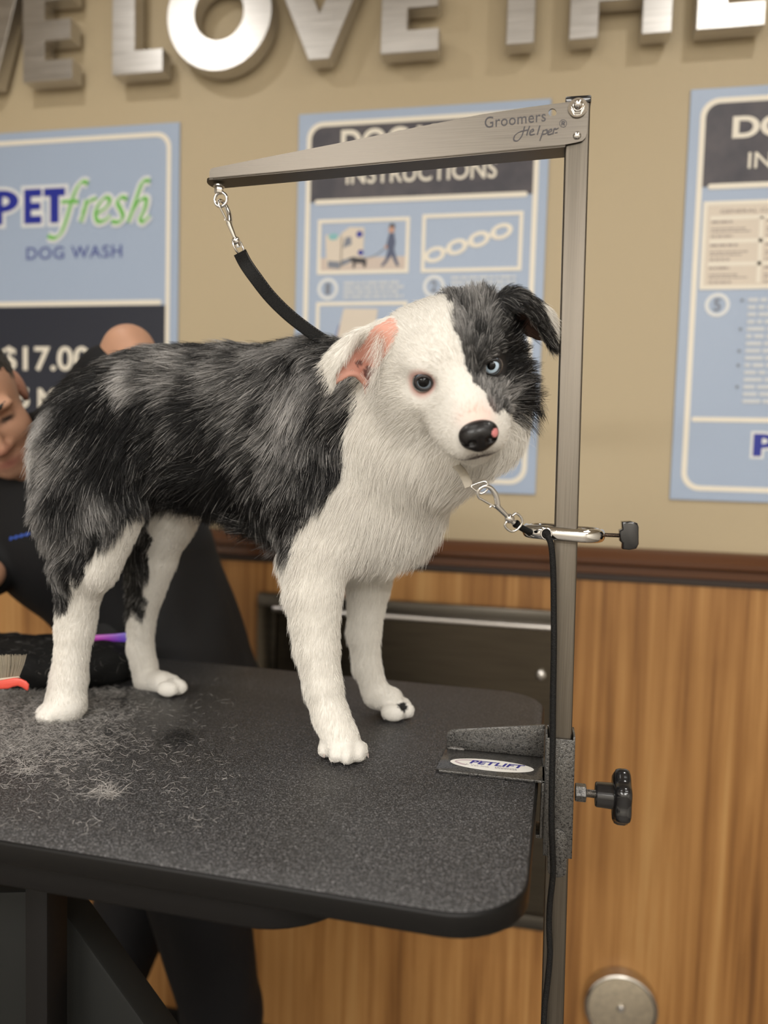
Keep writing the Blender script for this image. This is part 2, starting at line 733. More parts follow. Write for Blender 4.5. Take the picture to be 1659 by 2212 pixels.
# ------------------------------------------------------------------ the setting
XL, XR, YF = -2.6, 2.4, -4.2
ZR = CAMZ   # heights below are given relative to the eye and lifted by ZR
M_PAINT = mat('tan_wall_paint', lin(187, 171, 141), 0.55, spec=0.35)
_v = tex_coords(M_PAINT, (1, 1, 1))
_n = N(M_PAINT, 'ShaderNodeTexNoise', Scale=90.0, Detail=4.0)
L(M_PAINT, _v, _n.inputs['Vector'])
add_bump(M_PAINT, _n.outputs['Fac'], 0.12, 0.002)
M_WOOD = mat('vertical_grain_wood_panel', lin(176, 128, 74), 0.42, spec=0.35)
_v = tex_coords(M_WOOD, (16, 16, 0.55))
_n = N(M_WOOD, 'ShaderNodeTexNoise', Scale=1.0, Detail=6.0, Roughness=0.62, Distortion=0.5)
L(M_WOOD, _v, _n.inputs['Vector'])
_v2 = tex_coords(M_WOOD, (95, 95, 1.1))
_n2 = N(M_WOOD, 'ShaderNodeTexNoise', Scale=1.0, Detail=3.0)
L(M_WOOD, _v2, _n2.inputs['Vector'])
_mx = N(M_WOOD, 'ShaderNodeMath', operation='MULTIPLY_ADD')
L(M_WOOD, _n2.outputs['Fac'], _mx.inputs[0])
_mx.inputs[1].default_value = 0.35
L(M_WOOD, _n.outputs['Fac'], _mx.inputs[2])
L(M_WOOD, ramp(M_WOOD, _mx.outputs[0], [(0.50, lin(110, 73, 38)), (0.62, lin(150, 105, 58)), (0.74, lin(172, 126, 74)), (0.90, lin(190, 148, 94))]), bsdf(M_WOOD).inputs['Base Color'])
M_RAIL = mat('dark_stained_rail', lin(92, 58, 36), 0.22, coat=0.3)
M_STORE = mat('store_wall_paint', lin(200, 195, 186), 0.7)
M_FLOOR = mat('floor_tile', lin(120, 104, 86), 0.45)
_v = tex_coords(M_FLOOR)
_n = N(M_FLOOR, 'ShaderNodeTexBrick', Scale=1.0)
_n.inputs['Color1'].default_value = lin(122, 116, 108)
_n.inputs['Color2'].default_value = lin(110, 104, 97)
_n.inputs['Mortar'].default_value = lin(70, 62, 54)
_n.inputs['Mortar Size'].default_value = 0.006
_n.inputs['Brick Width'].default_value = 0.6
_n.inputs['Row Height'].default_value = 0.6
L(M_FLOOR, _v, _n.inputs['Vector'])
L(M_FLOOR, _n.outputs['Color'], bsdf(M_FLOOR).inputs['Base Color'])
M_CEIL = mat('ceiling_paint', lin(190, 178, 160), 0.8)


def struct(name, bm, m, smooth=False):
    o = obj(name, bm, m, None, smooth)
    o['kind'] = 'structure'
    return o


TH = 0.12
bm = box(bm_new(), (XL, WALLY, -0.235 + ZR), (XR, WALLY + TH, CEIL))
struct('wall_back', bm, M_PAINT)
bm = box(bm_new(), (XL, WALLY - 0.012, 0), (XR, WALLY + TH, -0.235 + ZR))
struct('wall_back_wainscot', bm, M_WOOD)
bm = box(bm_new(), (XL - TH, YF - TH, -0.1), (XR + TH, WALLY + TH, 0))
struct('floor', bm, M_FLOOR)
bm = box(bm_new(), (XL - TH, YF - TH, CEIL), (XR + TH, WALLY + TH, CEIL + 0.1))
struct('ceiling', bm, M_CEIL)
struct('wall_left', box(bm_new(), (XL - TH, YF, 0), (XL, WALLY + TH, CEIL)), M_STORE)
struct('wall_right', box(bm_new(), (XR, YF, 0), (XR + TH, WALLY + TH, CEIL)), M_STORE)
struct('wall_front', box(bm_new(), (XL, YF - TH, 0), (XR, YF, CEIL)), M_STORE)
# rounded chair rail and black baseboard
prof = [(0, -0.186), (0.010, -0.184), (0.022, -0.188), (0.031, -0.197), (0.042, -0.209), (0.040, -0.219), (0.030, -0.226), (0.020, -0.228), (0.018, -0.246), (0.012, -0.250), (0, -0.250)]
bm = bm_new()
prism(bm, prof, lambda a, b, d: (d, WALLY - a, b + ZR), XL, XR)
struct('trim_1', bm, M_RAIL, True)
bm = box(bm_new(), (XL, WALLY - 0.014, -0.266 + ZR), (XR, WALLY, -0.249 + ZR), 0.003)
struct('rail_shade_strip', bm, mat('under_rail_shade', lin(40, 26, 17), 0.5))  # dark-coloured strip standing in for the shade below the chair rail
bm = box(bm_new(), (XL, WALLY - 0.022, 0), (XR, WALLY - 0.012, 0.10), 0.003)
struct('baseboard_back', bm, M_BLACKMAT)

# unseen ceiling fixtures above the frame, the rear panels added as front fill
M_DIFF = mat('lit_diffuser', (1, 0.9, 0.75), 0.6)
bsdf(M_DIFF).inputs['Emission Color'].default_value = (*LAMPC, 1)
bsdf(M_DIFF).inputs['Emission Strength'].default_value = 4.0
M_FIX = mat('white_fixture', (0.8, 0.78, 0.74), 0.5)
for i, (x, y, sx, sy, w) in enumerate(PANELS):
    t = thing('ceiling_fill_panel', ['square', 'rectangular'][sx > 1] + ' lit ceiling panel ' + ['above the grooming table', 'above the floor right of the table', 'added as front fill, second row back, on the left', 'added as front fill, second row back, on the right', 'added as front fill, farthest back, on the left', 'added as front fill, farthest back, on the right'][i], 'ceiling light', (x, y, CEIL - 0.02))
    bm = bm_new()
    ring_poly(bm, rrect(x - sx / 2 - .03, y - sy / 2 - .03, x + sx / 2 + .03, y + sy / 2 + .03, .01, 2), rrect(x - sx / 2, y - sy / 2, x + sx / 2, y + sy / 2, .008, 2), lambda a, b, d: (a, b, d), CEIL - 0.014)
    obj('frame', bm, M_FIX, t, False)
    bm = bm_new()
    poly(bm, rrect(x - sx / 2, y - sy / 2, x + sx / 2, y + sy / 2, .008, 2)[::-1], lambda a, b, d: (a, b, d), CEIL - 0.012)
    obj('diffuser', bm, M_DIFF, t, False)
for i, (x, y, d_, w) in enumerate(DOWN):
    t = thing('downlight', 'round recessed downlight shining on the wall letters, the ' + ['left' , 'right'][i] + ' one of two', 'ceiling light', (x, y, CEIL - 0.02))
    bm = lathe(bm_new(), [(d_ / 2 + .003, -0.004), (d_ / 2 + .02, -0.004), (d_ / 2 + .02, -0.001), (d_ / 2 + .003, -0.001), (d_ / 2 + .003, -0.004)], (x, y, CEIL - 0.012), (0, 0, 1))
    obj('trim_ring', bm, M_FIX, t)

# ------------------------------------------------------------------ raised metal letters: WE LOVE THE...
LZ0, LZ1 = 0.944 + ZR, 1.19 + ZR          # base line and cap line
LF, LBK = 1.808, 1.853                    # front and back of the letter bodies
mapL = lambda a, b, d: (a, d, b)
Hc = LZ1 - LZ0
W_ = 0.062


def letter_E(x0, w):
    a = 0.050
    g = (Hc - 3 * a) / 2
    z = LZ0
    return [[(x0, z), (x0 + w, z), (x0 + w, z + a), (x0 + W_, z + a), (x0 + W_, z + a + g), (x0 + w * .97, z + a + g), (x0 + w * .97, z + 2 * a + g), (x0 + W_, z + 2 * a + g), (x0 + W_, z + 2 * a + 2 * g), (x0 + w, z + 2 * a + 2 * g), (x0 + w, LZ1), (x0, LZ1)]]


def letter_L(x0, w):
    return [[(x0, LZ0), (x0 + w, LZ0), (x0 + w, LZ0 + .056), (x0 + W_, LZ0 + .056), (x0 + W_, LZ1), (x0, LZ1)]]


def letter_V(xc, w):
    b = 0.025
    return [[(xc - b, LZ0), (xc + b, LZ0), (xc + w / 2, LZ1), (xc + w / 2 - .066, LZ1), (xc, LZ0 + .106), (xc - w / 2 + .066, LZ1), (xc - w / 2, LZ1)]]


def letter_T(xc, w):
    return [[(xc - .031, LZ0), (xc + .031, LZ0), (xc + .031, LZ1 - .055), (xc + w / 2, LZ1 - .055), (xc + w / 2, LZ1), (xc - w / 2, LZ1), (xc - w / 2, LZ1 - .055), (xc - .031, LZ1 - .055)]]


def letter_H(x0, w):
    x1 = x0 + w
    m0, m1 = LZ0 + .076, LZ0 + .076 + .055
    return [[(x0, LZ0), (x0 + W_, LZ0), (x0 + W_, m0), (x1 - W_, m0), (x1 - W_, LZ0), (x1, LZ0), (x1, LZ1), (x1 - W_, LZ1), (x1 - W_, m1), (x0 + W_, m1), (x0 + W_, LZ1), (x0, LZ1)]]


def letter_W(xr, w):
    x0 = xr - w
    q = w / 4
    s = .06
    return [[(x0, LZ1), (x0 + q - s / 2, LZ0), (x0 + q + s / 2, LZ0), (x0 + 2 * q, LZ0 + .14), (x0 + 3 * q - s / 2, LZ0), (x0 + 3 * q + s / 2, LZ0), (xr, LZ1), (xr - .063, LZ1), (x0 + 3 * q, LZ0 + .09), (x0 + 2 * q + s / 2, LZ1 - .02), (x0 + 2 * q - s / 2, LZ1 - .02), (x0 + q, LZ0 + .09), (x0 + .063, LZ1)]]


LET = [('W', letter_W(-1.345, 0.416)), ('E', letter_E(-1.337, .140)), ('L', letter_L(-1.086, .137)), ('V', letter_V(-.550, .262)), ('E', letter_E(-.401, .136)), ('T', letter_T(-.081, .19)), ('H', letter_H(.026, .216)), ('E', letter_E(.292, .137))]
LLAB = ['partly seen metal letter W at the left edge of the picture', 'dull metal letter E left of the L on the tan wall', 'metal letter L left of the round O', 'metal letter V right of the round O', 'metal letter E between the V and the T', 'metal letter T, a single stem above the grooming arm post', 'metal letter H with two stems, right of the T', 'bright metal letter E at the right edge of the picture']
for (ch, polys), lab in zip(LET, LLAB):
    bm = bm_new()
    for P in polys:
        prism(bm, P, mapL, LF, LBK, 0.0012, 1)
    o = obj('wall_letter', bm, M_LETTER, None, True, sharp=25)
    tag(o, lab, 'letter', 'metal letters on the wall')
# the O
bm = bm_new()
ocx, ocz, oro, ori = -0.8035, LZ0 + .1265, .1345, .0635
prof = []
sg = 72
rings = []
for rr, d in ((oro, LBK), (oro, LF + .001), (oro - .001, LF), (ori + .001, LF), (ori, LF + .001), (ori, LBK)):
    rings.append([bm.verts.new((ocx + rr * math.cos(2 * math.pi * k / sg), d, ocz + rr * math.sin(2 * math.pi * k / sg))) for k in range(sg)])
for A, B in zip(rings, rings[1:] + rings[:1]):
    for k in range(sg):
        bm.faces.new([A[k], A[(k + 1) % sg], B[(k + 1) % sg], B[k]])
bmesh.ops.recalc_face_normals(bm, faces=bm.faces[:])
tag(obj('wall_letter', bm, M_LETTER, None, True, sharp=25), 'bright round metal letter O on the tan wall', 'letter', 'metal letters on the wall')

# ------------------------------------------------------------------ wall posters
PB = mat('poster_blue', lin(164, 180, 204), 0.4)
PD = mat('poster_charcoal', lin(66, 64, 72), 0.5)
_v = tex_coords(PD)
_n = N(PD, 'ShaderNodeTexNoise', Scale=14.0, Detail=3.0)
L(PD, _v, _n.inputs['Vector'])
L(PD, ramp(PD, _n.outputs['Fac'], [(0.35, lin(60, 58, 67)), (0.65, lin(84, 79, 84))]), bsdf(PD).inputs['Base Color'])
PN = M_flat('poster_navy', (30, 35, 50))
PROYAL = M_flat('royal_blue_print', (26, 40, 150))
PGREEN = M_flat('green_print', (112, 188, 86))
PSLATE = M_flat('slate_blue_print', (84, 96, 156))
PGREY = M_flat('grey_print', (120, 126, 140))
PPAPER = M_flat('paper_print', (218, 206, 190))
PSAND = M_flat('sand_print', (206, 190, 178))
PINK_ = M_flat('dark_ink', (38, 34, 40))
PSKIN = M_flat('skin_print', (196, 150, 126))
PTEAL = M_flat('teal_print', (130, 186, 190))
PHALO = M_flat('pale_halo_print', (226, 228, 228))
PLINE = M_flat('pale_small_print', (206, 210, 214))
PF = WALLY - 0.006
mapP = lambda a, b, d: (a, PF - d, b + ZR)


def poster(label, x0, z0, x1, z1, parts):
    t = thing('poster', label, 'poster', ((x0 + x1) / 2, WALLY - 0.003, z0 + ZR), 'dog wash posters on the wall')
    obj('board', box(bm_new(), (x0, PF, z0 + ZR), (x1, WALLY - .0006, z1 + ZR), 0.0012, 1), PB, t, False)
    bm = bm_new()
    i = .022
    ring_poly(bm, rrect(x0 + i, z0 + i, x1 - i, z1 - i, .04), rrect(x0 + i + .012, z0 + i + .012, x1 - i - .012, z1 - i - .012, .03), mapP, .0012)
    obj('border', bm, M_WHITE, t, False)
    return t


def small_lines(bm, x0, x1, z, n, dz, h, rag=.15, seed=0):
    """rows of tiny word-like marks, too small in the photo to read"""
    rr = random.Random(seed)
    for k in range(n):
        x = x0
        xe = x1 - (x1 - x0) * rag * rr.random()
        while x < xe:
            w = h * rr.uniform(1.2, 4.5)
            poly(bm, [(x, z - k * dz), (min(x + w, xe), z - k * dz), (min(x + w, xe), z - k * dz + h), (x, z - k * dz + h)], mapP, .0014)
            x += w + h * .55
    return bm


def frame_rect(bm, x0, z0, x1, z1, w=.009, d=.0014):
    ring_poly(bm, [(x0, z0), (x1, z0), (x1, z1), (x0, z1)], [(x0 + w, z0 + w), (x1 - w, z0 + w), (x1 - w, z1 - w), (x0 + w, z1 - w)], mapP, d)


def circle(cx, cz, r, n=28, sx=1.0):
    return [(cx + sx * r * math.cos(2 * math.pi * k / n), cz + r * math.sin(2 * math.pi * k / n)) for k in range(n)]


def header(t, x0, x1, z1, zb):
    i = .034
    bm = bm_new()
    P = rrect(x0 + i, zb, x1 - i, z1 - i, .028)
    P = [p if p[1] > (zb + z1) / 2 else (x0 + i if p[0] < (x0 + x1) / 2 else x1 - i, zb) for p in P]
    Q = []
    for p in P:
        if not Q or p != Q[-1]:
            Q.append(p)
    poly(bm, Q, mapP, .0008)
    obj('header_panel', bm, PD, t, False)
    bm = bm_new()
    poly(bm, rrect(x0 + i + .012, zb - .006, x1 - i - .012, zb + .006, .005, 3), mapP, .0016)
    obj('header_rule', bm, M_WHITE, t, False)


def badge(t, cx, cz, ch):
    bm = bm_new()
    ring_poly(bm, circle(cx, cz, .0265), circle(cx, cz, .0185), mapP, .0014)
    obj('number_badge', bm, PHALO, t, False)
    bm = bm_new()
    w = .008 if ch == '1' else .0095
    text(bm, ch, cx - w * .8, cx + w * .8, cz - .0135, cz + .0135, mapP, .0014, bold=.02)
    obj('number', bm, PGREY, t, False)


# middle poster
X0, X1, Z0, Z1 = -.614, -.007, -.068, .846
t = poster('pale blue dog wash instruction poster behind the grooming arm, with pictures numbered 1 and 2', X0, Z0, X1, Z1, None)
header(t, X0, X1, Z1, .632)
bm = bm_new()
text(bm, 'DOG WASH', -.505, -.105, .742, .802, mapP, .0016, bold=.03)
text(bm, 'INSTRUCTIONS', -.490, -.126, .672, .716, mapP, .0016, bold=.012)
obj('title', bm, M_WHITE, t, False)
bm = bm_new()
frame_rect(bm, -.559, .457, -.329, .590)
frame_rect(bm, -.299, .457, -.060, .594)
frame_rect(bm, -.559, .255, -.329, .390)
frame_rect(bm, -.299, .255, -.060, .390)
obj('picture_frame', bm, M_WHITE, t, False)
badge(t, -.530, .422, '1')
badge(t, -.266, .424, '2')
badge(t, -.530, .215, '3')
badge(t, -.266, .215, '4')
bm = bm_new()
bm.free()
for q in ((-.490, -.335, .432, 4, .0110, .0066, .1, 2), (-.225, -.065, .440, 4, .0115, .0065, .2, 3), (-.490, -.335, .228, 4, .0105, .0065, .1, 4), (-.225, -.065, .228, 4, .0105, .0065, .1, 5)):
    obj('small_print', small_lines(bm_new(), *q), PLINE, t, False)
# picture 1: a wash station, a man walking a black dog
bm = bm_new()
poly(bm, [(-.550, .466), (-.338, .466), (-.338, .497), (-.550, .497)], mapP, .0010)
obj('picture_ground', bm, PSAND, t, False)
bm = bm_new()
poly(bm, [(-.535, .478), (-.497, .472), (-.497, .548), (-.520, .556), (-.539, .552)], mapP, .0013)
poly(bm, [(-.499, .474), (-.443, .494), (-.441, .568), (-.478, .570), (-.499, .556)], mapP, .0013)
obj('picture_wash_station', bm, PPAPER, t, False)
bm = bm_new()
poly(bm, [(-.531, .474), (-.500, .470), (-.500, .487), (-.532, .490)], mapP, .0015)
poly(bm, [(-.497, .476), (-.462, .490), (-.462, .500), (-.497, .490)], mapP, .0015)
poly(bm, [(-.494, .520), (-.472, .528), (-.474, .547), (-.488, .545)], mapP, .0015)
obj('picture_tub_shadows', bm, PGREY, t, False)
bm = bm_new()
poly(bm, circle(-.519, .548, .008, sx=1.6), mapP, .0016)
obj('picture_teal_badge', bm, PTEAL, t, False)
bm = bm_new()
poly(bm, circle(-.453, .552, .008), mapP, .0016)
obj('picture_blue_badge', bm, PROYAL, t, False)
bm = bm_new()
poly(bm, circle(-.449, .508, .007), mapP, .0016)
obj('picture_blue_badge', bm, PROYAL, t, False)
bm = bm_new()
poly(bm, [(-.470, .497), (-.436, .494), (-.433, .484), (-.436, .472), (-.441, .472), (-.443, .482), (-.461, .483), (-.463, .471), (-.468, .471), (-.468, .485), (-.474, .489), (-.478, .495)], mapP, .0018)
obj('picture_black_dog', bm, PINK_, t, False)
bm = bm_new()
stroke(bm, [(-.438, .492), (-.41, .502), (-.388, .518)], .0012, .0012, 0, mapP, .0017)
obj('picture_leash', bm, PINK_, t, False)
bm = bm_new()
poly(bm, circle(-.3725, .568, .0075), mapP, .0017)
obj('picture_hair', bm, PINK_, t, False)
bm = bm_new()
poly(bm, circle(-.3735, .560, .0075), mapP, .0018)
obj('picture_face', bm, PSKIN, t, False)
bm = bm_new()
poly(bm, [(-.389, .516), (-.383, .516), (-.383, .524), (-.389, .524)], mapP, .0018)
obj('picture_hand', bm, PSKIN, t, False)
bm = bm_new()
poly(bm, [(-.379, .552), (-.367, .552), (-.363, .530), (-.366, .514), (-.381, .514), (-.386, .522), (-.383, .535)], mapP, .0017)
poly(bm, [(-.381, .514), (-.366, .514), (-.360, .495), (-.352, .474), (-.359, .473), (-.372, .499), (-.385, .480), (-.395, .472), (-.398, .476), (-.387, .490)], mapP, .0017)
obj('picture_walker', bm, M_flat('walker_print', (72, 82, 112)), t, False)
# picture 2: a chain
bm = bm_new()
for k in range(4):
    cx, cz = -.266 + .052 * k, .499 + .0165 * k
    a = .33
    R_ = lambda p: (cx + (p[0] - cx) * math.cos(a) - (p[1] - cz) * math.sin(a), cz + (p[0] - cx) * math.sin(a) + (p[1] - cz) * math.cos(a))
    ring_poly(bm, [R_(p) for p in circle(cx, cz, .018, 28, 1.5)], [R_(p) for p in circle(cx, cz, .009, 28, 1.75)], mapP, .0012 + .0001 * k)
    if k < 3:
        stroke(bm, [(cx + .013, cz + .004), (cx + .040, cz + .0125)], .008, .008, 0, mapP, .0018)
obj('picture_chain', bm, M_WHITE, t, False)
bm = bm_new()
poly(bm, [(-.550, .264), (-.338, .264), (-.338, .300), (-.520, .300)], mapP, .0010)
poly(bm, [(-.510, .30), (-.500, .335), (-.490, .335), (-.480, .30)], mapP, .0010)
obj('picture_shape', bm, PSLATE, t, False)
bm = bm_new()
poly(bm, [(-.505, .300), (-.410, .300), (-.402, .372), (-.488, .374)], mapP, .0013)
obj('picture_paper', bm, PPAPER, t, False)
bm = bm_new()
poly(bm, [(-.290, .265), (-.070, .265), (-.070, .382), (-.290, .382)], mapP, .0012)
obj('picture_paper', bm, PPAPER, t, False)

# right poster
X0, X1 = .297, .904
t = poster('pale blue instruction poster cut by the right edge of the picture, with steps numbered 5', X0, Z0, X1, Z1, None)
header(t, X0, X1, Z1, .632)
bm = bm_new()
text(bm, 'DOG WASH', .388, .82, .734, .782, mapP, .0016, bold=.035)
text(bm, 'INSTRUCTIONS', .424, .79, .668, .703, mapP, .0016, bold=.006)
obj('title', bm, M_WHITE, t, False)
bm = bm_new()
poly(bm, [(.343, .415), (.858, .415), (.858, .592), (.343, .592)], mapP, .0012)
obj('chart_panel', bm, PPAPER, t, False)
bm = bm_new()
frame_rect(bm, .336, .406, .866, .600, .009, .0016)
for z in (.563, .512, .462):
    poly(bm, [(.352, z - .004), (.852, z - .004), (.852, z + .004), (.352, z + .004)], mapP, .0016)
for x in (.459, .58, .70):
    poly(bm, [(x - .004, .42), (x + .004, .42), (x + .004, .563), (x - .004, .563)], mapP, .0016)
obj('chart_lines', bm, M_WHITE, t, False)
bm = bm_new()
text(bm, 'GENERAL CARE', .372, .50, .573, .581, mapP, .0017, bold=.01)
M_CINK = M_flat('chart_ink', (150, 136, 130))
obj('chart_title', bm, M_CINK, t, False)
for j, x in enumerate((.355, .47, .59, .71)):
    for k, z in enumerate((.552, .501, .451)):
        bm = bm_new()
        small_lines(bm, x, x + .06, z, 1, .01, .0045, .3, 20 + j * 5 + k)
        small_lines(bm, x, x + .085, z - .014, 2, .0065, .0028, .3, 50 + j * 5 + k)
        small_lines(bm, x, x + .05, z - .031, 1, .0065, .0035, .3, 80 + j * 5 + k)
        obj('chart_text', bm, M_CINK, t, False)
badge(t, .3765, .372, '5')
bm = bm_new()
small_lines(bm, .441, .85, .378, 15, .0160, .0085, .2, 9)
obj('small_print', bm, PLINE, t, False)
for k in (0, 4, 7, 9, 12):
    bm = bm_new()
    poly(bm, circle(.428, .382 - .016 * k, .0035), mapP, .0014)
    obj('bullet_dot', bm, PGREY, t, False)
bm = bm_new()
poly(bm, rrect(.335, .111, .87, .122, .005, 3), mapP, .0014)
obj('footer_rule', bm, M_WHITE, t, False)


def logo(t, z0, z1, scale, dx):
    """PET in bold blue capitals with pale outline, fresh in green script"""
    h = z1 - z0
    spans = [(c, dx + a * scale, dx + b_ * scale) for c, a, b_ in (('P', -.205, -.128), ('E', -.112, -.060), ('T', -.053, .010))]
    bm = bm_new()
    b2 = bm_new()
    k_ = 0

    def quad(b_, x0, zz0, x1, zz1, d):
        poly(b_, [(x0, zz0), (x1, zz0), (x1, zz1), (x0, zz1)], mapP, d)

    mg = .009 * scale
    for c, a, b in spans:
        w = b - a
        st = w * (.36 if c == 'P' else .40)
        if c == 'E':
            rects = [(a, z0, a + st, z1), (a + st, z0, b, z0 + h * .22), (a + st, z0 + h * .40, b - w * .06, z0 + h * .60), (a + st, z1 - h * .22, b, z1)]
        elif c == 'T':
            m_ = (a + b) / 2
            rects = [(m_ - st / 2, z0, m_ + st / 2, z1 - h * .23), (a, z1 - h * .23, b, z1)]
        else:
            rects = [(a, z0, a + st, z1)]
            cz_ = z1 - h * .32
            ar = np.linspace(-math.pi / 2, math.pi / 2, 15)
            O_ = [(a + st + (w - st) * math.cos(t_), cz_ + h * .32 * math.sin(t_)) for t_ in ar]
            I_ = [(a + st + (w - st) * .42 * math.cos(t_), cz_ + h * .13 * math.sin(t_)) for t_ in ar]
            for q in range(14):
                poly(bm, [I_[q], O_[q], O_[q + 1], I_[q + 1]], mapP, .0020)
            poly(b2, [(a + st, cz_ - h * .32 - mg)] + [(a + st + (w - st + mg) * math.cos(t_), cz_ + (h * .32 + mg) * math.sin(t_)) for t_ in ar] + [(a + st, cz_ + h * .32 + mg)], mapP, .00125)
        for r_ in rects:
            quad(bm, *r_, .0020)
            k_ += 1
            quad(b2, r_[0] - mg, r_[1] - mg, r_[2] + mg, r_[3] + mg, .0008 + .00004 * k_)
    F = lambda px, py: ((dx + (at_y(px * .2983, 240 + py * .2983, PF)[0] + 1.262) * scale), z0 + .006 * scale + (at_y(px * .2983, 240 + py * .2983, PF)[2] - ZR - .614) * scale)
    S = [[(640, 520), (603, 508), (560, 555), (520, 660), (482, 790), (445, 880), (400, 915), (350, 902)], [(448, 655), (510, 650), (572, 652)],
         [(632, 640), (612, 730), (588, 800)], [(600, 735), (645, 655), (705, 628)],
         [(708, 738), (775, 692), (800, 645), (772, 622), (725, 665), (697, 735), (715, 795), (768, 785), (805, 750)],
         [(925, 632), (882, 622), (856, 660), (880, 712), (895, 760), (866, 800), (812, 795)],
         [(1092, 502), (1042, 508), (1010, 580), (970, 700), (932, 802)], [(962, 725), (1015, 648), (1062, 630), (1055, 700), (1022, 775), (1045, 797), (1090, 752)]]
    g = bm_new()
    for k, s in enumerate(S):
        P = [F(*q) for q in s]
        stroke(g, P, .0045 * scale, .0125 * scale, .7, mapP, .0026 + .00022 * k)
        stroke(b2, P, .020 * scale, .028 * scale, .7, mapP, .0013 + .00016 * k)
    obj('logo_outline', b2, PHALO, t, False)
    obj('logo_capitals', bm, PROYAL, t, False)
    obj('logo_script', g, PGREEN, t, False)


logo(t, .036, .086, .64, .600)

# left poster
X0, X1 = -1.541, -.930
t = poster('pale blue poster at the left, with green script logo and navy price panel', X0, Z0, X1, Z1, None)
bm = bm_new()
poly(bm, [(X0 + .034, Z0 + .045), (X0 + .034, .388), (X1 - .034, .388), (X1 - .034, Z0 + .045)][::-1], mapP, .0008)
obj('price_panel', bm, PN, t, False)
bm = bm_new()
poly(bm, rrect(X0 + .04, .389, X1 - .045, .402, .006, 3), mapP, .0014)
obj('panel_rule', bm, M_WHITE, t, False)
logo(t, .606, .696, 1.0, -1.262)
bm = bm_new()
text(bm, 'DOG WASH', -1.368, -1.088, .512, .545, mapP, .0014, bold=.012, spacing=1.1)
obj('subtitle', bm, PSLATE, t, False)
bm = bm_new()
text(bm, '$17.00', -1.446, -1.180, .209, .283, mapP, .0014, bold=.018)
obj('price_lettering', bm, M_WHITE, t, False)
bm = bm_new()
text(bm, 'FOR', -1.150, -1.02, .218, .275, mapP, .0014, bold=.03)
obj('price_word_lettering', bm, M_WHITE, t, False)
bm = bm_new()
text(bm, '15 MINUTES', -1.420, -1.03, .118, .172, mapP, .0014, bold=.03)
obj('lower_price_lettering', bm, M_WHITE, t, False)

# ------------------------------------------------------------------ stainless panel and round cover on the wainscot
WY = WALLY - 0.012
t = thing('metal_wall_panel', 'dark stainless steel wall panel with bright top lip behind the table', 'metal panel', (-.31, WY, -1.12 + ZR))
obj('plate', box(bm_new(), (-.640, WY - .016, -1.085 + ZR), (.058, WY, -.377 + ZR), .002, 1), M_DARKSTEEL, t)
M_FRAMEST = brushed('frame_steel', (0.12, 0.11, 0.095, 1), 0.34, (10, 300, 300))
bm = bm_new()
box(bm, (-.688, WY - .024, -.373 + ZR), (.060, WY, -.341 + ZR), .002, 2)
obj('top_rail', bm, M_FRAMEST, t)
bm = bm_new()
tube(bm, [(-.645, WY - .026, -.379 + ZR), (.058, WY - .026, -.379 + ZR)], .0075, 14)
obj('lip', bm, brushed('lip_steel', (0.66, 0.63, 0.6, 1), 0.28, (10, 300, 300)), t, label='bright rounded steel lip')
obj('side_rail', box(bm_new(), (-.688, WY - .024, -1.12 + ZR), (-.640, WY, -.373 + ZR), .002, 2), M_DARKSTEEL, t)
obj('bottom_rail', box(bm_new(), (-.640, WY - .030, -1.12 + ZR), (.060, WY, -1.085 + ZR), .003, 2), M_FRAMEST, t)
p = at_y(1168, 1456, WY - .016)
bm = lathe(bm_new(), [(.0, .016), (.007, .0155), (.0115, .012), (.0125, .006), (.0125, 0.0)], p, (0, -1, 0))
obj('bolt', bm, M_CHROME2, t)

cx, cz = .2415, -1.279 + ZR
t = thing('round_cover_plate', 'round polished metal cover plate low on the wood panelling', 'cover plate', (cx, WY, cz - .085))
bm = lathe(bm_new(), [(.0, .030), (.074, .030), (.076, .0295), (.0765, .028)], (cx, WY - 0.0, cz), (0, -1, 0), 56)
obj('face', bm, brushed('cover_face', (0.72, 0.64, 0.50, 1), 0.42, (120, 120, 120)), t)
bm = lathe(bm_new(), [(.0755, .027), (.0755, .034), (.079, .036), (.083, .034), (.0845, .029), (.0845, .002), (.08, 0)], (cx, WY, cz), (0, -1, 0), 56)
obj('rim', bm, M_CHROME2, t)
bm = lathe(bm_new(), [(.0, .037), (.006, .0365), (.009, .034), (.010, .030)], (cx, WY, cz), (0, -1, 0), 24)
obj('screw', bm, M_CHROME2, t)

# ------------------------------------------------------------------ grooming table
TZ = -0.35 + ZR
TT = math.radians(-1.8)
EX = np.array([math.cos(TT), math.sin(TT), 0])
EY = np.array([-math.sin(TT), math.cos(TT), 0])
T0 = np.array([0.004, 0.577, 0])
mapT = lambda a, b, d: T0 + EX * a + EY * b + np.array([0, 0, d])
TL, TW = 1.07, 0.613
t = thing('grooming_table', 'black grooming table with grainy rubbery top under the dog', 'table', tuple(mapT(-TL / 2, TW / 2, 0.0)))
bm = bm_new()
prism(bm, rrect(-TL, 0, 0, TW, .068, 10), mapT, TZ - .0225, TZ - .0008, .0035, 3)
obj('tabletop', bm, M_CORE, t, sharp=60)
bm = bm_new()
prism(bm, rrect(-TL + .0026, .0026, -.0026, TW - .0026, .066, 10), mapT, TZ - .003, TZ, .0006, 1)
obj('top_covering', bm, M_MAT, t, sharp=60, label='grainy dark grey table covering')
bm = bm_new()
prism(bm, rrect(-TL + .06, .022, -.155, TW - .03, .085, 10), mapT, TZ - .058, TZ - .0225, .004, 2)
obj('under_frame', bm, M_BLACKMAT, t, sharp=60)
M_GREYARM = mat('grey_lift_paint', lin(27, 28, 27), 0.6, spec=.2)
yb = .80
P = [at_y(*q, yb) for q in ((-260, 1935), (105, 1925), (345, 2260), (700, 2900), (420, 2900), (-260, 2400))]
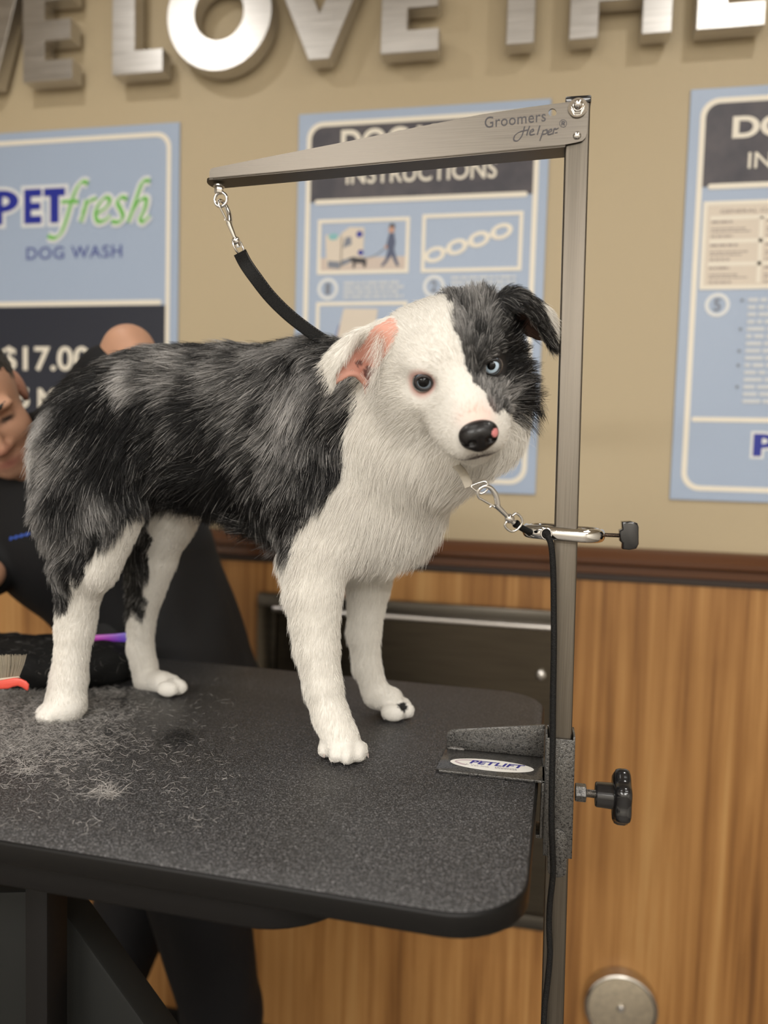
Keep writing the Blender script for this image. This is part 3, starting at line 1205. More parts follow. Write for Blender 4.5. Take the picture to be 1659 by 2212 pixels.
bm = bm_new()
prism(bm, [(p[0], max(p[2], .12)) for p in P], lambda a, b, d: (a, d, b), yb, yb + .045, .004, 2)
obj('lift_arm', bm, M_GREYARM, t, label='grey slanted lift arm')
a, b = at_y(58, 2000, .74), at_y(108, 2000, .74)
obj('lift_column', box(bm_new(), (a[0], .735, .08), (b[0], .775, TZ - .058), .004, 2), M_BLACKMAT, t)
obj('base', box(bm_new(), (-.95, .66, 0), (-.12, 1.12, .10), .012, 3), M_BLACKMAT, t)

# ------------------------------------------------------------------ grooming post and arm
PY0 = 0.845                                # front face of the post
PC = lambda z: 0.0300 - 0.0152 * z         # it leans a little: x of its axis at relative height z
SHE = Matrix(((1, 0, -0.0152, 0.0300 + 0.0152 * ZR), (0, 1, 0, 0), (0, 0, 1, 0), (0, 0, 0, 1)))   # follows the lean
HW = .0123
t = thing('grooming_post', 'brushed steel grooming post with slanted overhead arm beside the dog', 'grooming arm', (PC(-.95), PY0 + HW, -.95 + ZR))
obj('post', box(bm_new(), (-HW, PY0, -.95 + ZR), (HW, PY0 + 2 * HW, .378 + ZR), .0022, 3, SHE), M_STEEL_V, t)
bm = box(bm_new(), (-HW - .0008, PY0 - .0008, .377 + ZR), (HW + .0008, PY0 + 2 * HW + .0008, .3845 + ZR), .0015, 2, SHE)
obj('post_cap', bm, M_BLACKPL, t)
AF = PY0 - .0028
A2 = lambda px, py: at_y(px, py, AF)[[0, 2]]
top = [(452.5, 384), (452.5, 371), (455, 365), (461, 362.5), (583, 338), (768, 302), (900, 274.5), (1040, 247), (1140, 231.5), (1226, 220.5), (1262, 218), (1270, 222), (1271, 240), (1268, 286), (1265, 297), (1258, 304), (1247, 307), (1222, 312)]
pts = [A2(*q) for q in top]
# plate with the small round hole near its end
hole = [A2(1193.5 + 8.5 * math.cos(a), 243 + 8.5 * math.sin(a)) for a in (2 * math.pi * k / 20 for k in range(20))]
bm = bm_new()


def plate_with_hole(bm, outer, inner, y0, y1):
    for yy in (y0, y1):
        vo = [bm.verts.new((p[0], yy, p[1])) for p in outer]
        vi = [bm.verts.new((p[0], yy, p[1])) for p in inner]
        eo = [bm.edges.new((vo[i], vo[(i + 1) % len(vo)])) for i in range(len(vo))]
        ei = [bm.edges.new((vi[i], vi[(i + 1) % len(vi)])) for i in range(len(vi))]
        bmesh.ops.triangle_fill(bm, use_beauty=True, use_dissolve=False, edges=eo + ei)
        if yy == y0:
            so, si = vo, vi
    for A, B in ((so, vo), (si, vi)):
        for i in range(len(A)):
            bm.faces.new([A[i], A[(i + 1) % len(A)], B[(i + 1) % len(B)], B[i]])
    bmesh.ops.recalc_face_normals(bm, faces=bm.faces[:])


plate_with_hole(bm, pts, hole, AF, AF + .0018)
plate_with_hole(bm, [p for p in pts], hole, AF + .0275, AF + .0293)
# folded bottom of the channel, with a round tongue at the tip
lo0, lo1 = A2(452.5, 384), A2(1221, 312)
dirA = unit(lo1 - lo0)
lenA = np.linalg.norm(lo1 - lo0)
nA = np.array([-dirA[1], dirA[0]])
fl = [(lenA, 0.0004), (0, 0.0004)] + [(-.0075 * math.sin(a), .01465 - .01425 * math.cos(a)) for a in np.linspace(0.2, math.pi - .2, 9)] + [(0, .0289), (lenA, .0289)]
mp_ = lambda a, b, d: (lo0[0] + dirA[0] * a + nA[0] * d, AF + b, lo0[1] + dirA[1] * a + nA[1] * d)
prism(bm, fl, mp_, -.0022, 0.0004)
tube(bm, [mp_(0.004, .0013, -.0006), mp_(lenA, .0013, -.0006)], .0015, 10)
arm = obj('arm', bm, M_STEEL_H, t, sharp=30)
# cut lettering shown dark
bm = bm_new()
qa, qb, qc = A2(1047, 277), A2(1179, 262), A2(1047, 253)
ex_ = (qb - qa)
ez_ = (qc - qa)
mapG = lambda a, b, d: (qa[0] + ex_[0] * a + ez_[0] * b, AF - .0002, qa[1] + ex_[1] * a + ez_[1] * b)
text(bm, 'Groomers', 0, 1, 0, 1, mapG, 0, bold=.004, spacing=1.06)
Hf = lambda x, y: A2(1000 + x * .1929, 190 + y * .1929)
mapH = lambda a, b, d: (a, AF - .0002 - d, b)
for s in ([(692, 430), (660, 535), (612, 592), (570, 582), (582, 532), (640, 492), (735, 468)], [(748, 425), (728, 480), (714, 532)],
          [(748, 498), (788, 485), (780, 462), (752, 490), (757, 525), (805, 518)], [(862, 420), (845, 480), (832, 524)],
          [(903, 470), (882, 530), (860, 592)], [(896, 485), (938, 468), (936, 508), (890, 522)],
          [(948, 500), (990, 485), (985, 462), (955, 488), (958, 522), (1000, 512)], [(1008, 520), (1022, 458), (1045, 462), (1072, 448)], [(1030, 505), (1060, 498)]):
    hk_ = globals().get('hk_', 0) + 1
    stroke(bm, [Hf(*q) for q in s], .0007, .0017, .6, mapH, hk_ * .00002)
ring_poly(bm, [Hf(1122 + 43 * math.cos(a), 398 + 45 * math.sin(a)) for a in np.linspace(0, 2 * math.pi, 24, endpoint=False)], [Hf(1122 + 36 * math.cos(a), 398 + 38 * math.sin(a)) for a in np.linspace(0, 2 * math.pi, 24, endpoint=False)], mapH, 0)
for s in ([(1108, 420), (1110, 375)], [(1110, 377), (1135, 380), (1132, 396), (1110, 398)], [(1122, 398), (1138, 420)]):
    stroke(bm, [Hf(*q) for q in s], .0010, .0012, 0, mapH, 0)
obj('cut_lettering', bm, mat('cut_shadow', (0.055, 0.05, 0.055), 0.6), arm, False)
# hinge bolt, washer, small screw, eye bolt
p = np.array([A2(1248, 234)[0], AF, A2(1248, 234)[1]])
bm = lathe(bm_new(), [(0, .0022), (.0098, .0022), (.0101, .0016), (.0101, 0)], p, (0, -1, 0), 32)
lathe(bm, [(.0062, .0022), (.0066, .004), (.0066, .0065), (.0060, .0075)], p, (0, -1, 0), 6)
lathe(bm, [(.0050, .0070), (.0048, .0095), (.0038, .0118), (.0020, .0130), (0, .0134)], p, (0, -1, 0), 20)
obj('hinge_bolt', bm, M_CHROME, t)
p = np.array([A2(1246.5, 293)[0], AF, A2(1246.5, 293)[1]])
bm = lathe(bm_new(), [(0, .0032), (.0020, .0030), (.0036, .0018), (.0042, 0)], p, (0, -1, 0), 20)
obj('pivot_screw', bm, M_CHROME, t)
ye = AF + .0145
e0 = at_y(473, 402, ye)
bm = lathe(bm_new(), [(.0068, 0), (.0068, .0016), (.0, .0016)], e0 + [0, 0, .0006], (0, 0, -1), 28)
lathe(bm, [(.0050, .0016), (.0052, .0022), (.0052, .0078), (.0048, .0084)], e0, (0, 0, -1), 6)
ec = at_y(477, 431, ye)
R_e = .0075
loop = []
for a in np.linspace(math.radians(112), math.radians(428), 30):
    loop.append(ec + np.array([R_e * math.cos(a), 0, R_e * math.sin(a) * 1.05]))
loop = [e0 + [-.0013, 0, -.0050]] + loop + [e0 + [.0013, 0, -.0050]]
tube(bm, catmull(loop, 2), .0017, 10)
obj('eye_bolt', bm, M_CHROME2, t)


# ------------------------------------------------------------------ snap hooks
def snap_hook(parent, a, b, lat, m, s=1.0):
    """bolt snap from its nose at a to the swivel end at b; lat = the sideways direction of its plane"""
    a, b = np.array(a), np.array(b)
    d = unit(b - a)
    Ls = np.linalg.norm(b - a)
    lat = unit(np.array(lat) - d * (np.array(lat) @ d))
    F = lambda u_, v_: a + d * u_ * Ls + lat * v_ * Ls
    bm = bm_new()
    path = [F(.13, -.115), F(.05, -.09), F(.0, -.01), F(.03, .09), F(.13, .135), F(.26, .12), F(.38, .06), F(.46, .0)]
    rr = np.interp(np.linspace(0, 1, 8), [0, .3, .7, 1], [.018, .030, .046, .045]) * Ls
    Q = catmull(path, 5)
    tube(bm, Q, list(np.interp(np.linspace(0, 1, len(Q)), np.linspace(0, 1, 8), rr)), 12)
    tube(bm, [F(.40, .0), F(.50, .0), F(.70, .0)], [.052 * Ls, .046 * Ls, .036 * Ls], 14)
    h = obj('snap_hook', bm, m, parent, sharp=50)
    bm = bm_new()
    tube(bm, [F(.12, -.105), F(.44, -.03)], .020 * Ls, 10)
    tube(bm, [F(.36, -.05), F(.36, -.10)], .018 * Ls, 8)
    obj('gate', bm, m, h, sharp=50)
    bm = bm_new()
    nrm = np.cross(d, lat)
    tube(bm, [F(.695, 0), F(.715, 0), F(.80, 0), F(.82, 0)], [.05 * Ls, .072 * Ls, .072 * Ls, .05 * Ls], 16)
    tube(bm, [F(.82, 0), F(.87, 0)], .045 * Ls, 12)
    tube(bm, catmull([F(.76, .06), F(.78, .135), F(.88, .15), F(.97, .11), F(1.0, .0), F(.97, -.11), F(.88, -.15), F(.78, -.135), F(.76, -.06)], 4), .021 * Ls, 10)
    obj('swivel', bm, m, h, sharp=50)
    return h


# noose strap hanging from the arm to the dog's neck
t = thing('grooming_noose', 'flat black webbing strap with chrome snap hanging from the overhead arm', 'leash strap', tuple(at_d(700, 735, .90)))
hk_a = at_y(475.5, 433, ye)
hk_b = at_y(521, 548, ye + .012)
snap_hook(t, hk_a, hk_b, CR * .45 + CF * .9, M_CHROME)
pathS = [at_y(518, 545, ye + .008), at_y(531, 570, ye + .014), at_y(552, 600, .872), at_y(583, 640, .884), at_y(620, 677, .897), at_y(660, 709, .910), at_y(700, 736, .922), at_y(745, 762, .935), at_y(800, 790, .945)]
Q = catmull(pathS, 7)
bm = bm_new()
n = len(Q)
rings = []
for i, q in enumerate(Q):
    tg = unit(Q[min(i + 1, n - 1)] - Q[max(i - 1, 0)])
    fr = i / (n - 1)
    face = unit(-CF + CR * (.25 - .4 * fr) + CU * .35)
    w = unit(np.cross(tg, face))
    nn = np.cross(w, tg)
    hw, ht = .0082, .0011
    rings.append([bm.verts.new(V(q + w * x + nn * y)) for x, y in ((-hw, -ht), (-hw * .9, -ht * 1.5), (hw * .9, -ht * 1.5), (hw, -ht), (hw, ht), (hw * .9, ht * 1.5), (-hw * .9, ht * 1.5), (-hw, ht))])
for A, B in zip(rings, rings[1:]):
    for k in range(8):
        bm.faces.new([A[k], A[(k + 1) % 8], B[(k + 1) % 8], B[k]])
bm.faces.new(rings[0])
bm.faces.new(rings[-1][::-1])
bmesh.ops.recalc_face_normals(bm, faces=bm.faces[:])
strap = obj('strap', bm, M_WEB, t, sharp=40)
bm = bm_new()
M_STITCH = mat('grey_stitching', (0.16, 0.155, 0.15), 0.7)
for i in range(2, n - 1):
    for s_ in (-1,):
        tg = unit(Q[i + 1] - Q[i - 1])
        face = unit(-CF + CR * (.25 - .4 * i / (n - 1)) + CU * .35)
        w = unit(np.cross(tg, face))
        nn = np.cross(w, tg)
        c = Q[i] + w * .0066 * s_ + nn * .0017
        tube(bm, [c - tg * .0011, c + tg * .0011], .0002, 5)
        c = Q[i] - w * .0066 * s_ - nn * .0017
        tube(bm, [c - tg * .0011, c + tg * .0011], .0002, 5)
obj('stitching', bm, M_STITCH, strap)

# ------------------------------------------------------------------ clamp that holds the post to the table
t = thing('post_clamp', 'grey hammered steel clamp bracket gripping the table edge and post', 'clamp', (.0, .868, TZ))
bm = bm_new()
x0, x1, y0, y1 = -.1015, .0205, .8475, .920
prism(bm, [(x0 + .004, y0), (x0, y0 + .004), (x0 + .004, y1), (x1, y1), (x1, y0)], lambda a, b, d: (a, b, d), TZ + .0002, TZ + .0034, .0008, 2)
obj('foot_plate', bm, M_HAMMER, t)
bm = box(bm_new(), (.0165, y0, TZ - .062), (.0205, .889, TZ + .0034), .001, 2)
box(bm, (.0125, y0 + .004, TZ - .0645), (.0205, .885, TZ - .060), .001, 2)
obj('side_plate', bm, M_HAMMER, t)
bm = bm_new()
zt = TZ + .0034
prism(bm, [(x0 + .004, zt), (x0 + .0045, zt + .0195), (x0 + .010, zt + .0235), (.0175, zt + .0400), (.0195, zt + .0395), (.0195, zt)], lambda a, b, d: (a, d, b), y1 - .0035, y1, .0008, 2)
obj('gusset', bm, M_HAMMER, t)
bm = bm_new()
tube(bm, [(x0 + .006, y1 - .005, zt + .001), (x0 + .013, y1 - .0055, zt + .0015), (x0 + .026, y1 - .005, zt + .001)], [.0022, .0032, .002], 10)
obj('weld_bead', bm, M_HAMMER, t)
bm = bm_new()
tube(bm, [(.0185, y1 - .008, zt), (.0195, y1 - .02, zt + .0008), (.0195, y1 - .03, zt)], [.002, .003, .002], 10)
obj('weld_bead', bm, M_HAMMER, t)
# sleeve
bm = bm_new()
zs0, zs1 = -.428 + ZR, -.2955 + ZR
o_, w_ = HW + .0035, .0022
for lo, hi in (((-o_, PY0 - .0042, zs0), (o_, PY0 - .0012, zs1)), ((-o_, PY0 - .0042, zs0), (-HW - .001, PY0 + 2 * HW + .004, zs1 + .004)), ((HW + .001, PY0 - .0042, zs0), (o_, PY0 + 2 * HW + .004, zs1 + .004)), ((-o_, PY0 + 2 * HW + .001, zs0), (o_, PY0 + 2 * HW + .004, zs1 + .004))):
    box(bm, lo, hi, .0008, 2, SHE)
obj('sleeve', bm, M_HAMMER, t)
bm = bm_new()
zz = -.428 + ZR
pts = [(-.0105, zz + .03)] + [(.0105 * math.cos(a), zz + .021 + .012 * math.sin(a)) for a in np.linspace(math.pi, 0, 9)] + [(.0105, zz - .012)] + [(.0105 * math.cos(a), zz - .014 + .008 * math.sin(a)) for a in np.linspace(0, -math.pi, 9)]
pts = pts[1:]
prism(bm, pts, lambda a, b, d: V(SHE @ Vector((a, d, b))), PY0 - .0062, PY0 - .0008, .001, 2)
obj('tongue', bm, M_HAMMER, t)
# oval maker's sticker on the foot plate
st = bm_new()
sc = np.array([-.0400, .8760])
sa, sb = .048, .0165
mapS = lambda a, b, d: (sc[0] + a, sc[1] + b, TZ + .0037 + d)
poly(st, circle(0, 0, sb, 48, sa / sb), mapS, 0)
stk = obj('sticker', st, mat('white_sticker', lin(240, 238, 232), 0.3), t, False, label='white oval sticker with blue lettering')
bm = bm_new()
text(bm, 'PETLIFT', -.026, .038, -.001, .0095, mapS, .0002, bold=.035, shear=.3, spacing=1.05)
obj('sticker_lettering', bm, M_flat('sticker_blue', (52, 48, 140)), stk, False)
bm = bm_new()
text(bm, 'Vet-line', -.024, -.003, -.0078, -.0035, mapS, .0002, bold=.0)
stroke(bm, [(-.030, -.0075), (-.028, -.003)], .0008, .001, 0, mapS, .0002)
stroke(bm, [(-.032, -.005), (-.026, -.0055)], .0008, .001, 0, mapS, .0002)
rr_ = random.Random(3)
for k in range(3):
    x = .004
    while x < .028:
        w = rr_.uniform(.001, .0035)
        poly(bm, [(x, -.0046 - k * .0018), (x + w, -.0046 - k * .0018), (x + w, -.0036 - k * .0018), (x, -.0036 - k * .0018)], mapS, .0002)
        x += w + .0008
obj('sticker_small_print', bm, M_flat('sticker_grey', (160, 152, 158)), stk, False)
bm = bm_new()
stroke(bm, [(-.012, .0098), (-.032, .0078), (-.042, .002), (-.036, -.004), (-.030, -.0062)], .0006, .0034, 1.2, mapS, .00015)
obj('sticker_swoosh', bm, M_flat('sticker_swoosh', (196, 178, 184)), stk, False)
# hex nut, bolt and star knob
yk = PY0 + HW
kz = at_y(1255, 1712, yk)[2]
kx = lambda px: at_y(px, 1712, yk)[0]
bm = lathe(bm_new(), [(.0090, 0), (.0098, .0008), (.0098, kx(1268) - kx(1244) - .0008), (.0090, kx(1268) - kx(1244))], (kx(1242), yk, kz), (1, 0, 0), 6)
obj('hex_nut', bm, M_HAMMER, t, sharp=30)
bm = bm_new()
xs = np.linspace(kx(1266), kx(1290), 22)
lathe(bm, [(.0042 + .0004 * (i % 2), x - xs[0]) for i, x in enumerate(xs)], (xs[0], yk, kz), (1, 0, 0), 18)
obj('bolt', bm, M_CHROME2, t)
bm = bm_new()
hx = kx(1286)
lathe(bm, [(.0125, 0), (.0135, .0012), (.0142, kx(1328) - hx)], (hx, yk, kz), (1, 0, 0), 32)
kn = obj('knob', bm, M_BLACKPL, t)
bm = bm_new()
sx0, sx1 = kx(1324) , kx(1362)
rings = []
for q, h in ((.80, 0), (.95, .0022), (1.0, .006), (1.0, (sx1 - sx0) * .7), (.95, (sx1 - sx0) * .88), (.82, (sx1 - sx0) * .97), (.6, sx1 - sx0)):
    rings.append([bm.verts.new((sx0 + h, yk + q * (.0290 + .0024 * math.cos(6 * a)) * math.sin(a), kz + q * (.0290 + .0024 * math.cos(6 * a)) * math.cos(a))) for a in (2 * math.pi * k / 72 for k in range(72))])
for A, B in zip(rings, rings[1:]):
    for k in range(72):
        bm.faces.new([A[k], A[(k + 1) % 72], B[(k + 1) % 72], B[k]])
bm.faces.new(rings[0])
bm.faces.new(rings[-1])
bmesh.ops.recalc_face_normals(bm, faces=bm.faces[:])
obj('star_head', bm, M_BLACKPL, kn, sharp=60)

# ------------------------------------------------------------------ chrome tether clamp on the post
t = thing('tether_clamp', 'chrome oval tether clamp with black thumbscrew around the steel post', 'clamp', (PC(-.065), PY0 + HW, at_y(1220, 1155, PY0)[2]))
yc = PY0 + HW
zc = at_y(1218, 1154, PY0 - .008)[2]
xl, xr = at_y(1137, 1152, yc - .015)[0], at_y(1300, 1158, yc - .015)[0]
rad = .0205
path = []
for a in np.linspace(math.pi / 2, 3 * math.pi / 2, 14):
    path.append((xl + rad + rad * math.cos(a) - .0, yc + rad * math.sin(a), zc + .001))
for a in np.linspace(-math.pi / 2, math.pi / 2, 14):
    path.append((xr - rad + rad * math.cos(a), yc + rad * math.sin(a), zc - .001))
P = []
for i, p in enumerate(path):
    P.append(p)
    q = path[(i + 1) % len(path)]
    if abs(p[0] - q[0]) > .02:
        P += [tuple(np.array(p) * (1 - f) + np.array(q) * f) for f in (.25, .5, .75)]
bm = bm_new()
tube(bm, P, .0048, 16, closed=True, flat=(1.55, (0, 0, 1)))
body = obj('loop_body', bm, M_CHROME, t, sharp=0)
hp = at_y(1180, 1153, yc - rad - .0045)
bm = bm_new()
tube(bm, [hp + [.0052 * math.cos(a), -.0006, .0058 * math.sin(a)] for a in np.linspace(0, 2 * math.pi, 24, endpoint=False)], .0011, 8, closed=True)
obj('rope_eyelet', bm, M_CHROME, body, sharp=0)
bm = lathe(bm_new(), [(0, .0005), (.0052, .0005), (.0052, 0)], hp + [0, -.0002, 0], (0, -1, 0), 24)
obj('rope_hole', bm, M_BLACKMAT, body)
zk = at_y(1320, 1156, yc)[2]
bm = bm_new()
xs = np.linspace(xr - .006, at_y(1342, 1156, yc)[0], 40)
lathe(bm, [(.0020 + .0003 * (i % 2), x - xs[0]) for i, x in enumerate(xs)], (xs[0], yc, zk), (1, 0, 0), 14)
obj('thumbscrew', bm, mat('dark_screw', (.12, .09, .07), .35, 1.0), t)
K = lambda px, py: at_y(px, py, yc)[[0, 2]]
bm = bm_new()
prism(bm, [K(*q) for q in ((1342, 1126), (1361, 1125), (1375, 1129), (1378, 1137), (1378, 1174), (1373, 1184), (1358, 1187), (1343, 1185), (1343, 1172), (1338, 1168), (1337, 1145), (1343, 1142))], lambda a, b, d: (a, d, b), yc - .0085, yc + .0085, .002, 3)
obj('thumb_knob', bm, M_BLACKPL, t)

# ------------------------------------------------------------------ braided black tether cord
t = thing('tether_leash', 'black braided cord with chrome snap hook running down beside the post', 'cord', tuple(at_y(1176, 2260, .83)))
yr = yc - rad - .0085
pr = [(1178, 1152, yr + .004), (1184, 1160, yr - .002), (1191, 1180, yr - .004), (1195, 1230, yr - .003), (1196, 1300, yr - .002), (1196.5, 1400, yr - .002), (1195, 1500, yr - .002), (1194, 1600, yr - .003), (1192, 1700, yr - .003), (1191.5, 1780, yr - .003), (1194, 1850, yr - .001), (1194.5, 1890, yr), (1188, 1950, yr), (1186, 2000, yr), (1188, 2060, yr), (1183, 2120, yr), (1177, 2170, yr), (1174, 2230, yr), (1172, 2300, yr), (1176, 2500, yr), (1170, 2800, yr)]
bm = bm_new()
Q = catmull([at_y(*q) for q in pr], 8)
tube(bm, Q, .0033, 14)
p0 = at_y(1114, 1131, .812)
Q2 = catmull([p0, at_y(1128, 1141, .818), at_y(1146, 1150, .830)], 5)
tube(bm, Q2, .0034, 14)
tube(bm, [p0 + [0, 0, 0], p0 + unit(Q2[1] - Q2[0]) * .002], .0044, 12)
cord = obj('cord', bm, M_WEB, t, sharp=0)
RING_P = at_d(1046, 1052, .772)
snap_hook(t, at_d(1036, 1056, .775), at_d(1121, 1140, .795), CR * .75 + CU * .65, M_CHROME)

# ------------------------------------------------------------------ things lying on the table, clipped fur
M_FURBAG = mat('black_plush', (0.006, 0.006, 0.006), 0.8, spec=0.2)
fl_ = Field((-1.06, .84, TZ - .01), (-.50, 1.19, TZ + .13), .005)
g = lambda px, py, dz=0: at_z(px, py, TZ) + [0, 0, dz]
fl_.add(Prim('ell', ((-.745, 1.03, TZ + .022), (.12, .07, .034)), .03, 'bag'))
fl_.add(Prim('ell', ((-.655, 1.07, TZ + .022), (.055, .045, .034)), .03, 'bag'))
fl_.add(Prim('ell', ((-.86, 1.02, TZ + .018), (.13, .10, .026)), .03, 'bag'))
fl_.add(Prim('ell', ((-.80, 1.10, TZ + .018), (.16, .06, .028)), .03, 'bag'))
fl_.add(Prim('cone', ((-.93, .97, TZ + .022), (-.74, .985, TZ + .026), .022, .020), .03, 'bag'))
Vv, F = fl_.mesh(2)
Vv[:, 2] = np.maximum(Vv[:, 2], TZ + .0006)
Vv = Vv + (vnoise(Vv, 45, 3)[:, None] - .5) * .012 * np.array([1, 1, .8])
Vv[:, 2] = np.maximum(Vv[:, 2], TZ + .0006)
bag = obj('towel', mesh_np('towel', Vv, F), M_FURBAG, None, sharp=0)
tag(bag, "crumpled black plush cloth strewn with hairs behind the dog's hind leg", 'cloth')
Nn = vert_normals(Vv, F)
M_LOOSE = hair_mat('loose_hair', .5, .3)
fi, w = sample_quads(Vv, F, np.where(Nn[F].mean(1)[:, 2] > -.2, 6500.0, 0.0))
P0 = (Vv[F[fi]] * w[..., None]).sum(1)
NN = unit((Nn[F[fi]] * w[..., None]).sum(1))
n = len(P0)
d = unit(np.cross(NN, unit(rng.normal(size=(n, 3)))))
d2 = np.cross(NN, d)
ln = rng.uniform(.005, .016, n)
tt = np.linspace(-.5, .5, 5)
S = P0[:, None] + NN[:, None] * (.0008 + .002 * rng.random((n, 1, 1))) + d[:, None] * (tt[None, :, None] * ln[:, None, None]) + d2[:, None] * ((tt ** 2)[None, :, None] * (ln * rng.normal(0, .8, n))[:, None, None])
hair_object('clinging_hair', S, np.full(n, .00010), (rng.random((n, 1)) ** 3 * .38 + .012) * np.array([[1, .95, .9]]), M_LOOSE, bag, taper=(.4, 1, 1, 1, .3))

# slicker brush with red base on the cloth
BC = at_d(22, 1484, .965)
t = thing('slicker_brush', 'slicker brush with red plastic base and wire pins at the left edge', 'brush', tuple(BC))
M_RED = mat('red_plastic', lin(212, 80, 66), 0.35)
Bx = unit(CR * 1.0 + np.array([0, .05, 0]))
Bz = unit(np.array([0, 0, 1.0]))
By = np.cross(Bz, Bx)
s_ = .965 / FPX
mpb = lambda px, py, d: at_d(px, py, .965 + d)
prof = [(-60, 1478), (-20, 1474), (10, 1468), (30, 1464), (46, 1466), (57, 1471), (63, 1478), (62.5, 1487), (60, 1492), (56, 1491), (48, 1485), (38, 1482), (28, 1484), (18, 1488), (-20, 1490), (-60, 1492)]
bm = bm_new()
prism(bm, prof, mpb, -.010, .045, .0025, 3)
br = obj('base', bm, M_RED, t, sharp=50)
bm = bm_new()
prism(bm, [(-60, 1474), (10, 1464), (40, 1461), (44, 1464), (10, 1469), (-60, 1479)], mpb, -.004, .040, .001, 1)
obj('pin_pad', bm, mat('pale_pad', lin(190, 182, 165), .6), t)
bm = bm_new()
for i in range(52):
    for j in range(7):
        x = -58 + i * 1.9 + random.uniform(-.5, .5)
        dz = -.003 + j * .006
        y0 = 1467 + (0 if x > 10 else (10 - x) * .08)
        ang = (x - 6) / 50 * .62
        hgt = 56 + random.uniform(-3, 3)
        a = mpb(x, y0, dz)
        b = mpb(x + math.sin(ang) * hgt * .55, y0 - hgt * .55, dz)
        c = mpb(x + math.sin(ang) * hgt * .92 - 3, y0 - hgt * .92, dz)
        tube(bm, [a, b, c], .00033, 4, caps=False)
obj('wire_pins', bm, mat('wire_pins', (.62, .57, .48), .32, 1.0), t, sharp=0)

# purple comb lying behind
bm = bm_new()
mk = lambda px, py, d: at_d(px, py, 1.22 + d)
prism(bm, [(150, 1383.5), (182, 1374), (215, 1371), (248, 1369), (276, 1366), (330, 1363), (332, 1376), (284, 1388), (255, 1387), (215, 1384.5), (182, 1384.5)], mk, 0, .012, .002, 2)
M_PURP = mat('magenta_violet_plastic', lin(160, 60, 190), .35)
_v = tex_coords(M_PURP)
_s = N(M_PURP, 'ShaderNodeSeparateXYZ')
L(M_PURP, _v, _s.inputs[0])
_mr = N(M_PURP, 'ShaderNodeMapRange')
_mr.inputs['From Min'].default_value = at_d(185, 1380, 1.22)[0]
_mr.inputs['From Max'].default_value = at_d(290, 1375, 1.22)[0]
L(M_PURP, _s.outputs['X'], _mr.inputs['Value'])
L(M_PURP, ramp(M_PURP, _mr.outputs['Result'], [(0, lin(206, 62, 180)), (.45, lin(160, 58, 190)), (.75, lin(112, 74, 200)), (1, lin(110, 110, 215))]), bsdf(M_PURP).inputs['Base Color'])
o = obj('comb', bm, M_PURP, None, sharp=50)
tag(o, 'purple and magenta plastic comb lying behind the black cloth', 'comb')

# clipped fur on the table: a drift at the left and a few separate tufts


def drift(name, roots, length, up, cols, radius, lie=.25):
    n = len(roots)
    a = rng.uniform(0, 2 * math.pi, n)
    d = np.stack([np.cos(a), np.sin(a), np.zeros(n)], 1)
    e = np.stack([-np.sin(a), np.cos(a), np.zeros(n)], 1)
    ln = length * rng.uniform(.5, 1.4, n)
    cv = rng.normal(0, .9, n) * ln
    tt = np.linspace(-.5, .5, 6)
    z = (up * rng.random(n) ** 1.6)[:, None]
    tilt = rng.normal(0, lie, n) * ln
    S = roots[:, None] + d[:, None] * (tt[None, :, None] * ln[:, None, None]) + e[:, None] * ((tt ** 2)[None, :, None] * cv[:, None, None])
    S[:, :, 2] = np.maximum(TZ + .0004, roots[:, 2:3] + z + tt[None] * tilt[:, None] + (.25 - tt ** 2)[None] * rng.random((n, 1)) * ln[:, None] * .5)
    return hair_object(name, S, np.full(n, radius), cols, M_LOOSE, None, taper=(.5, 1, 1, 1, .4))


def greys(n, lo, hi, p=1.5):
    return (lo + (hi - lo) * rng.random((n, 1)) ** p) * np.array([[1, .95, .9]])


cand = np.stack([rng.uniform(-140, 520, 260000), rng.uniform(1470, 1800, 260000)], 1)
# density falls off away from the paw
ds = .8 * np.exp(-(((cand[:, 0] - 10) / 150) ** 2 + ((cand[:, 1] - 1562) / 62) ** 2)) + .9 * np.exp(-(((cand[:, 0] - 30) / 90) ** 2 + ((cand[:, 1] - 1530) / 30) ** 2)) + .8 * np.exp(-(((cand[:, 0] - 90) / 110) ** 2 + ((cand[:, 1] - 1530) / 28) ** 2)) + .30 * np.exp(-(((cand[:, 0] - 245) / 55) ** 2 + ((cand[:, 1] - 1496) / 10) ** 2)) + .07 * np.exp(-(((cand[:, 0] - 130) / 170) ** 2 + ((cand[:, 1] - 1610) / 75) ** 2)) + .004
nz = vnoise(np.c_[cand, np.zeros(len(cand))], .035, 5)
keep = rng.random(len(cand)) < ds * (.15 + 1.2 * nz) * .80
c = cand[keep]
roots = np.array([at_z(a, b, TZ) for a, b in c])
hgt = np.exp(-(((c[:, 0] - 10) / 140) ** 2 + ((c[:, 1] - 1545) / 50) ** 2))
o = drift('clipped_fur', roots, .0088, .002 + .018 * hgt, greys(len(roots), .03, .70, 1.3), .00011, .45)
tag(o, "drift of loose clipped grey fur around the dog's near hind paw", 'fur', kind='stuff')
for lab, px, py, r_, nn_, lo, hi, le in (('small dark tuft of fur on the table between the front and hind paws', 388, 1594, .016, 420, .006, .10, .014), ('wispy pale tuft of fur on the bare near half of the table', 233, 1716, .012, 110, .15, .8, .022), ('tiny pale tuft of fur near the left edge of the table', 60, 1668, .008, 40, .25, .7, .020)):
    b = at_z(px, py, TZ)
    rts = b + rng.normal(size=(nn_, 3)) * [r_ * .6, r_ * .6, 0]
    o = drift('fur_tuft', rts, le, .010 if lo < .1 else .005, greys(nn_, lo, hi), .00013, .5)
    tag(o, lab, 'fur tuft', 'tufts of clipped fur')

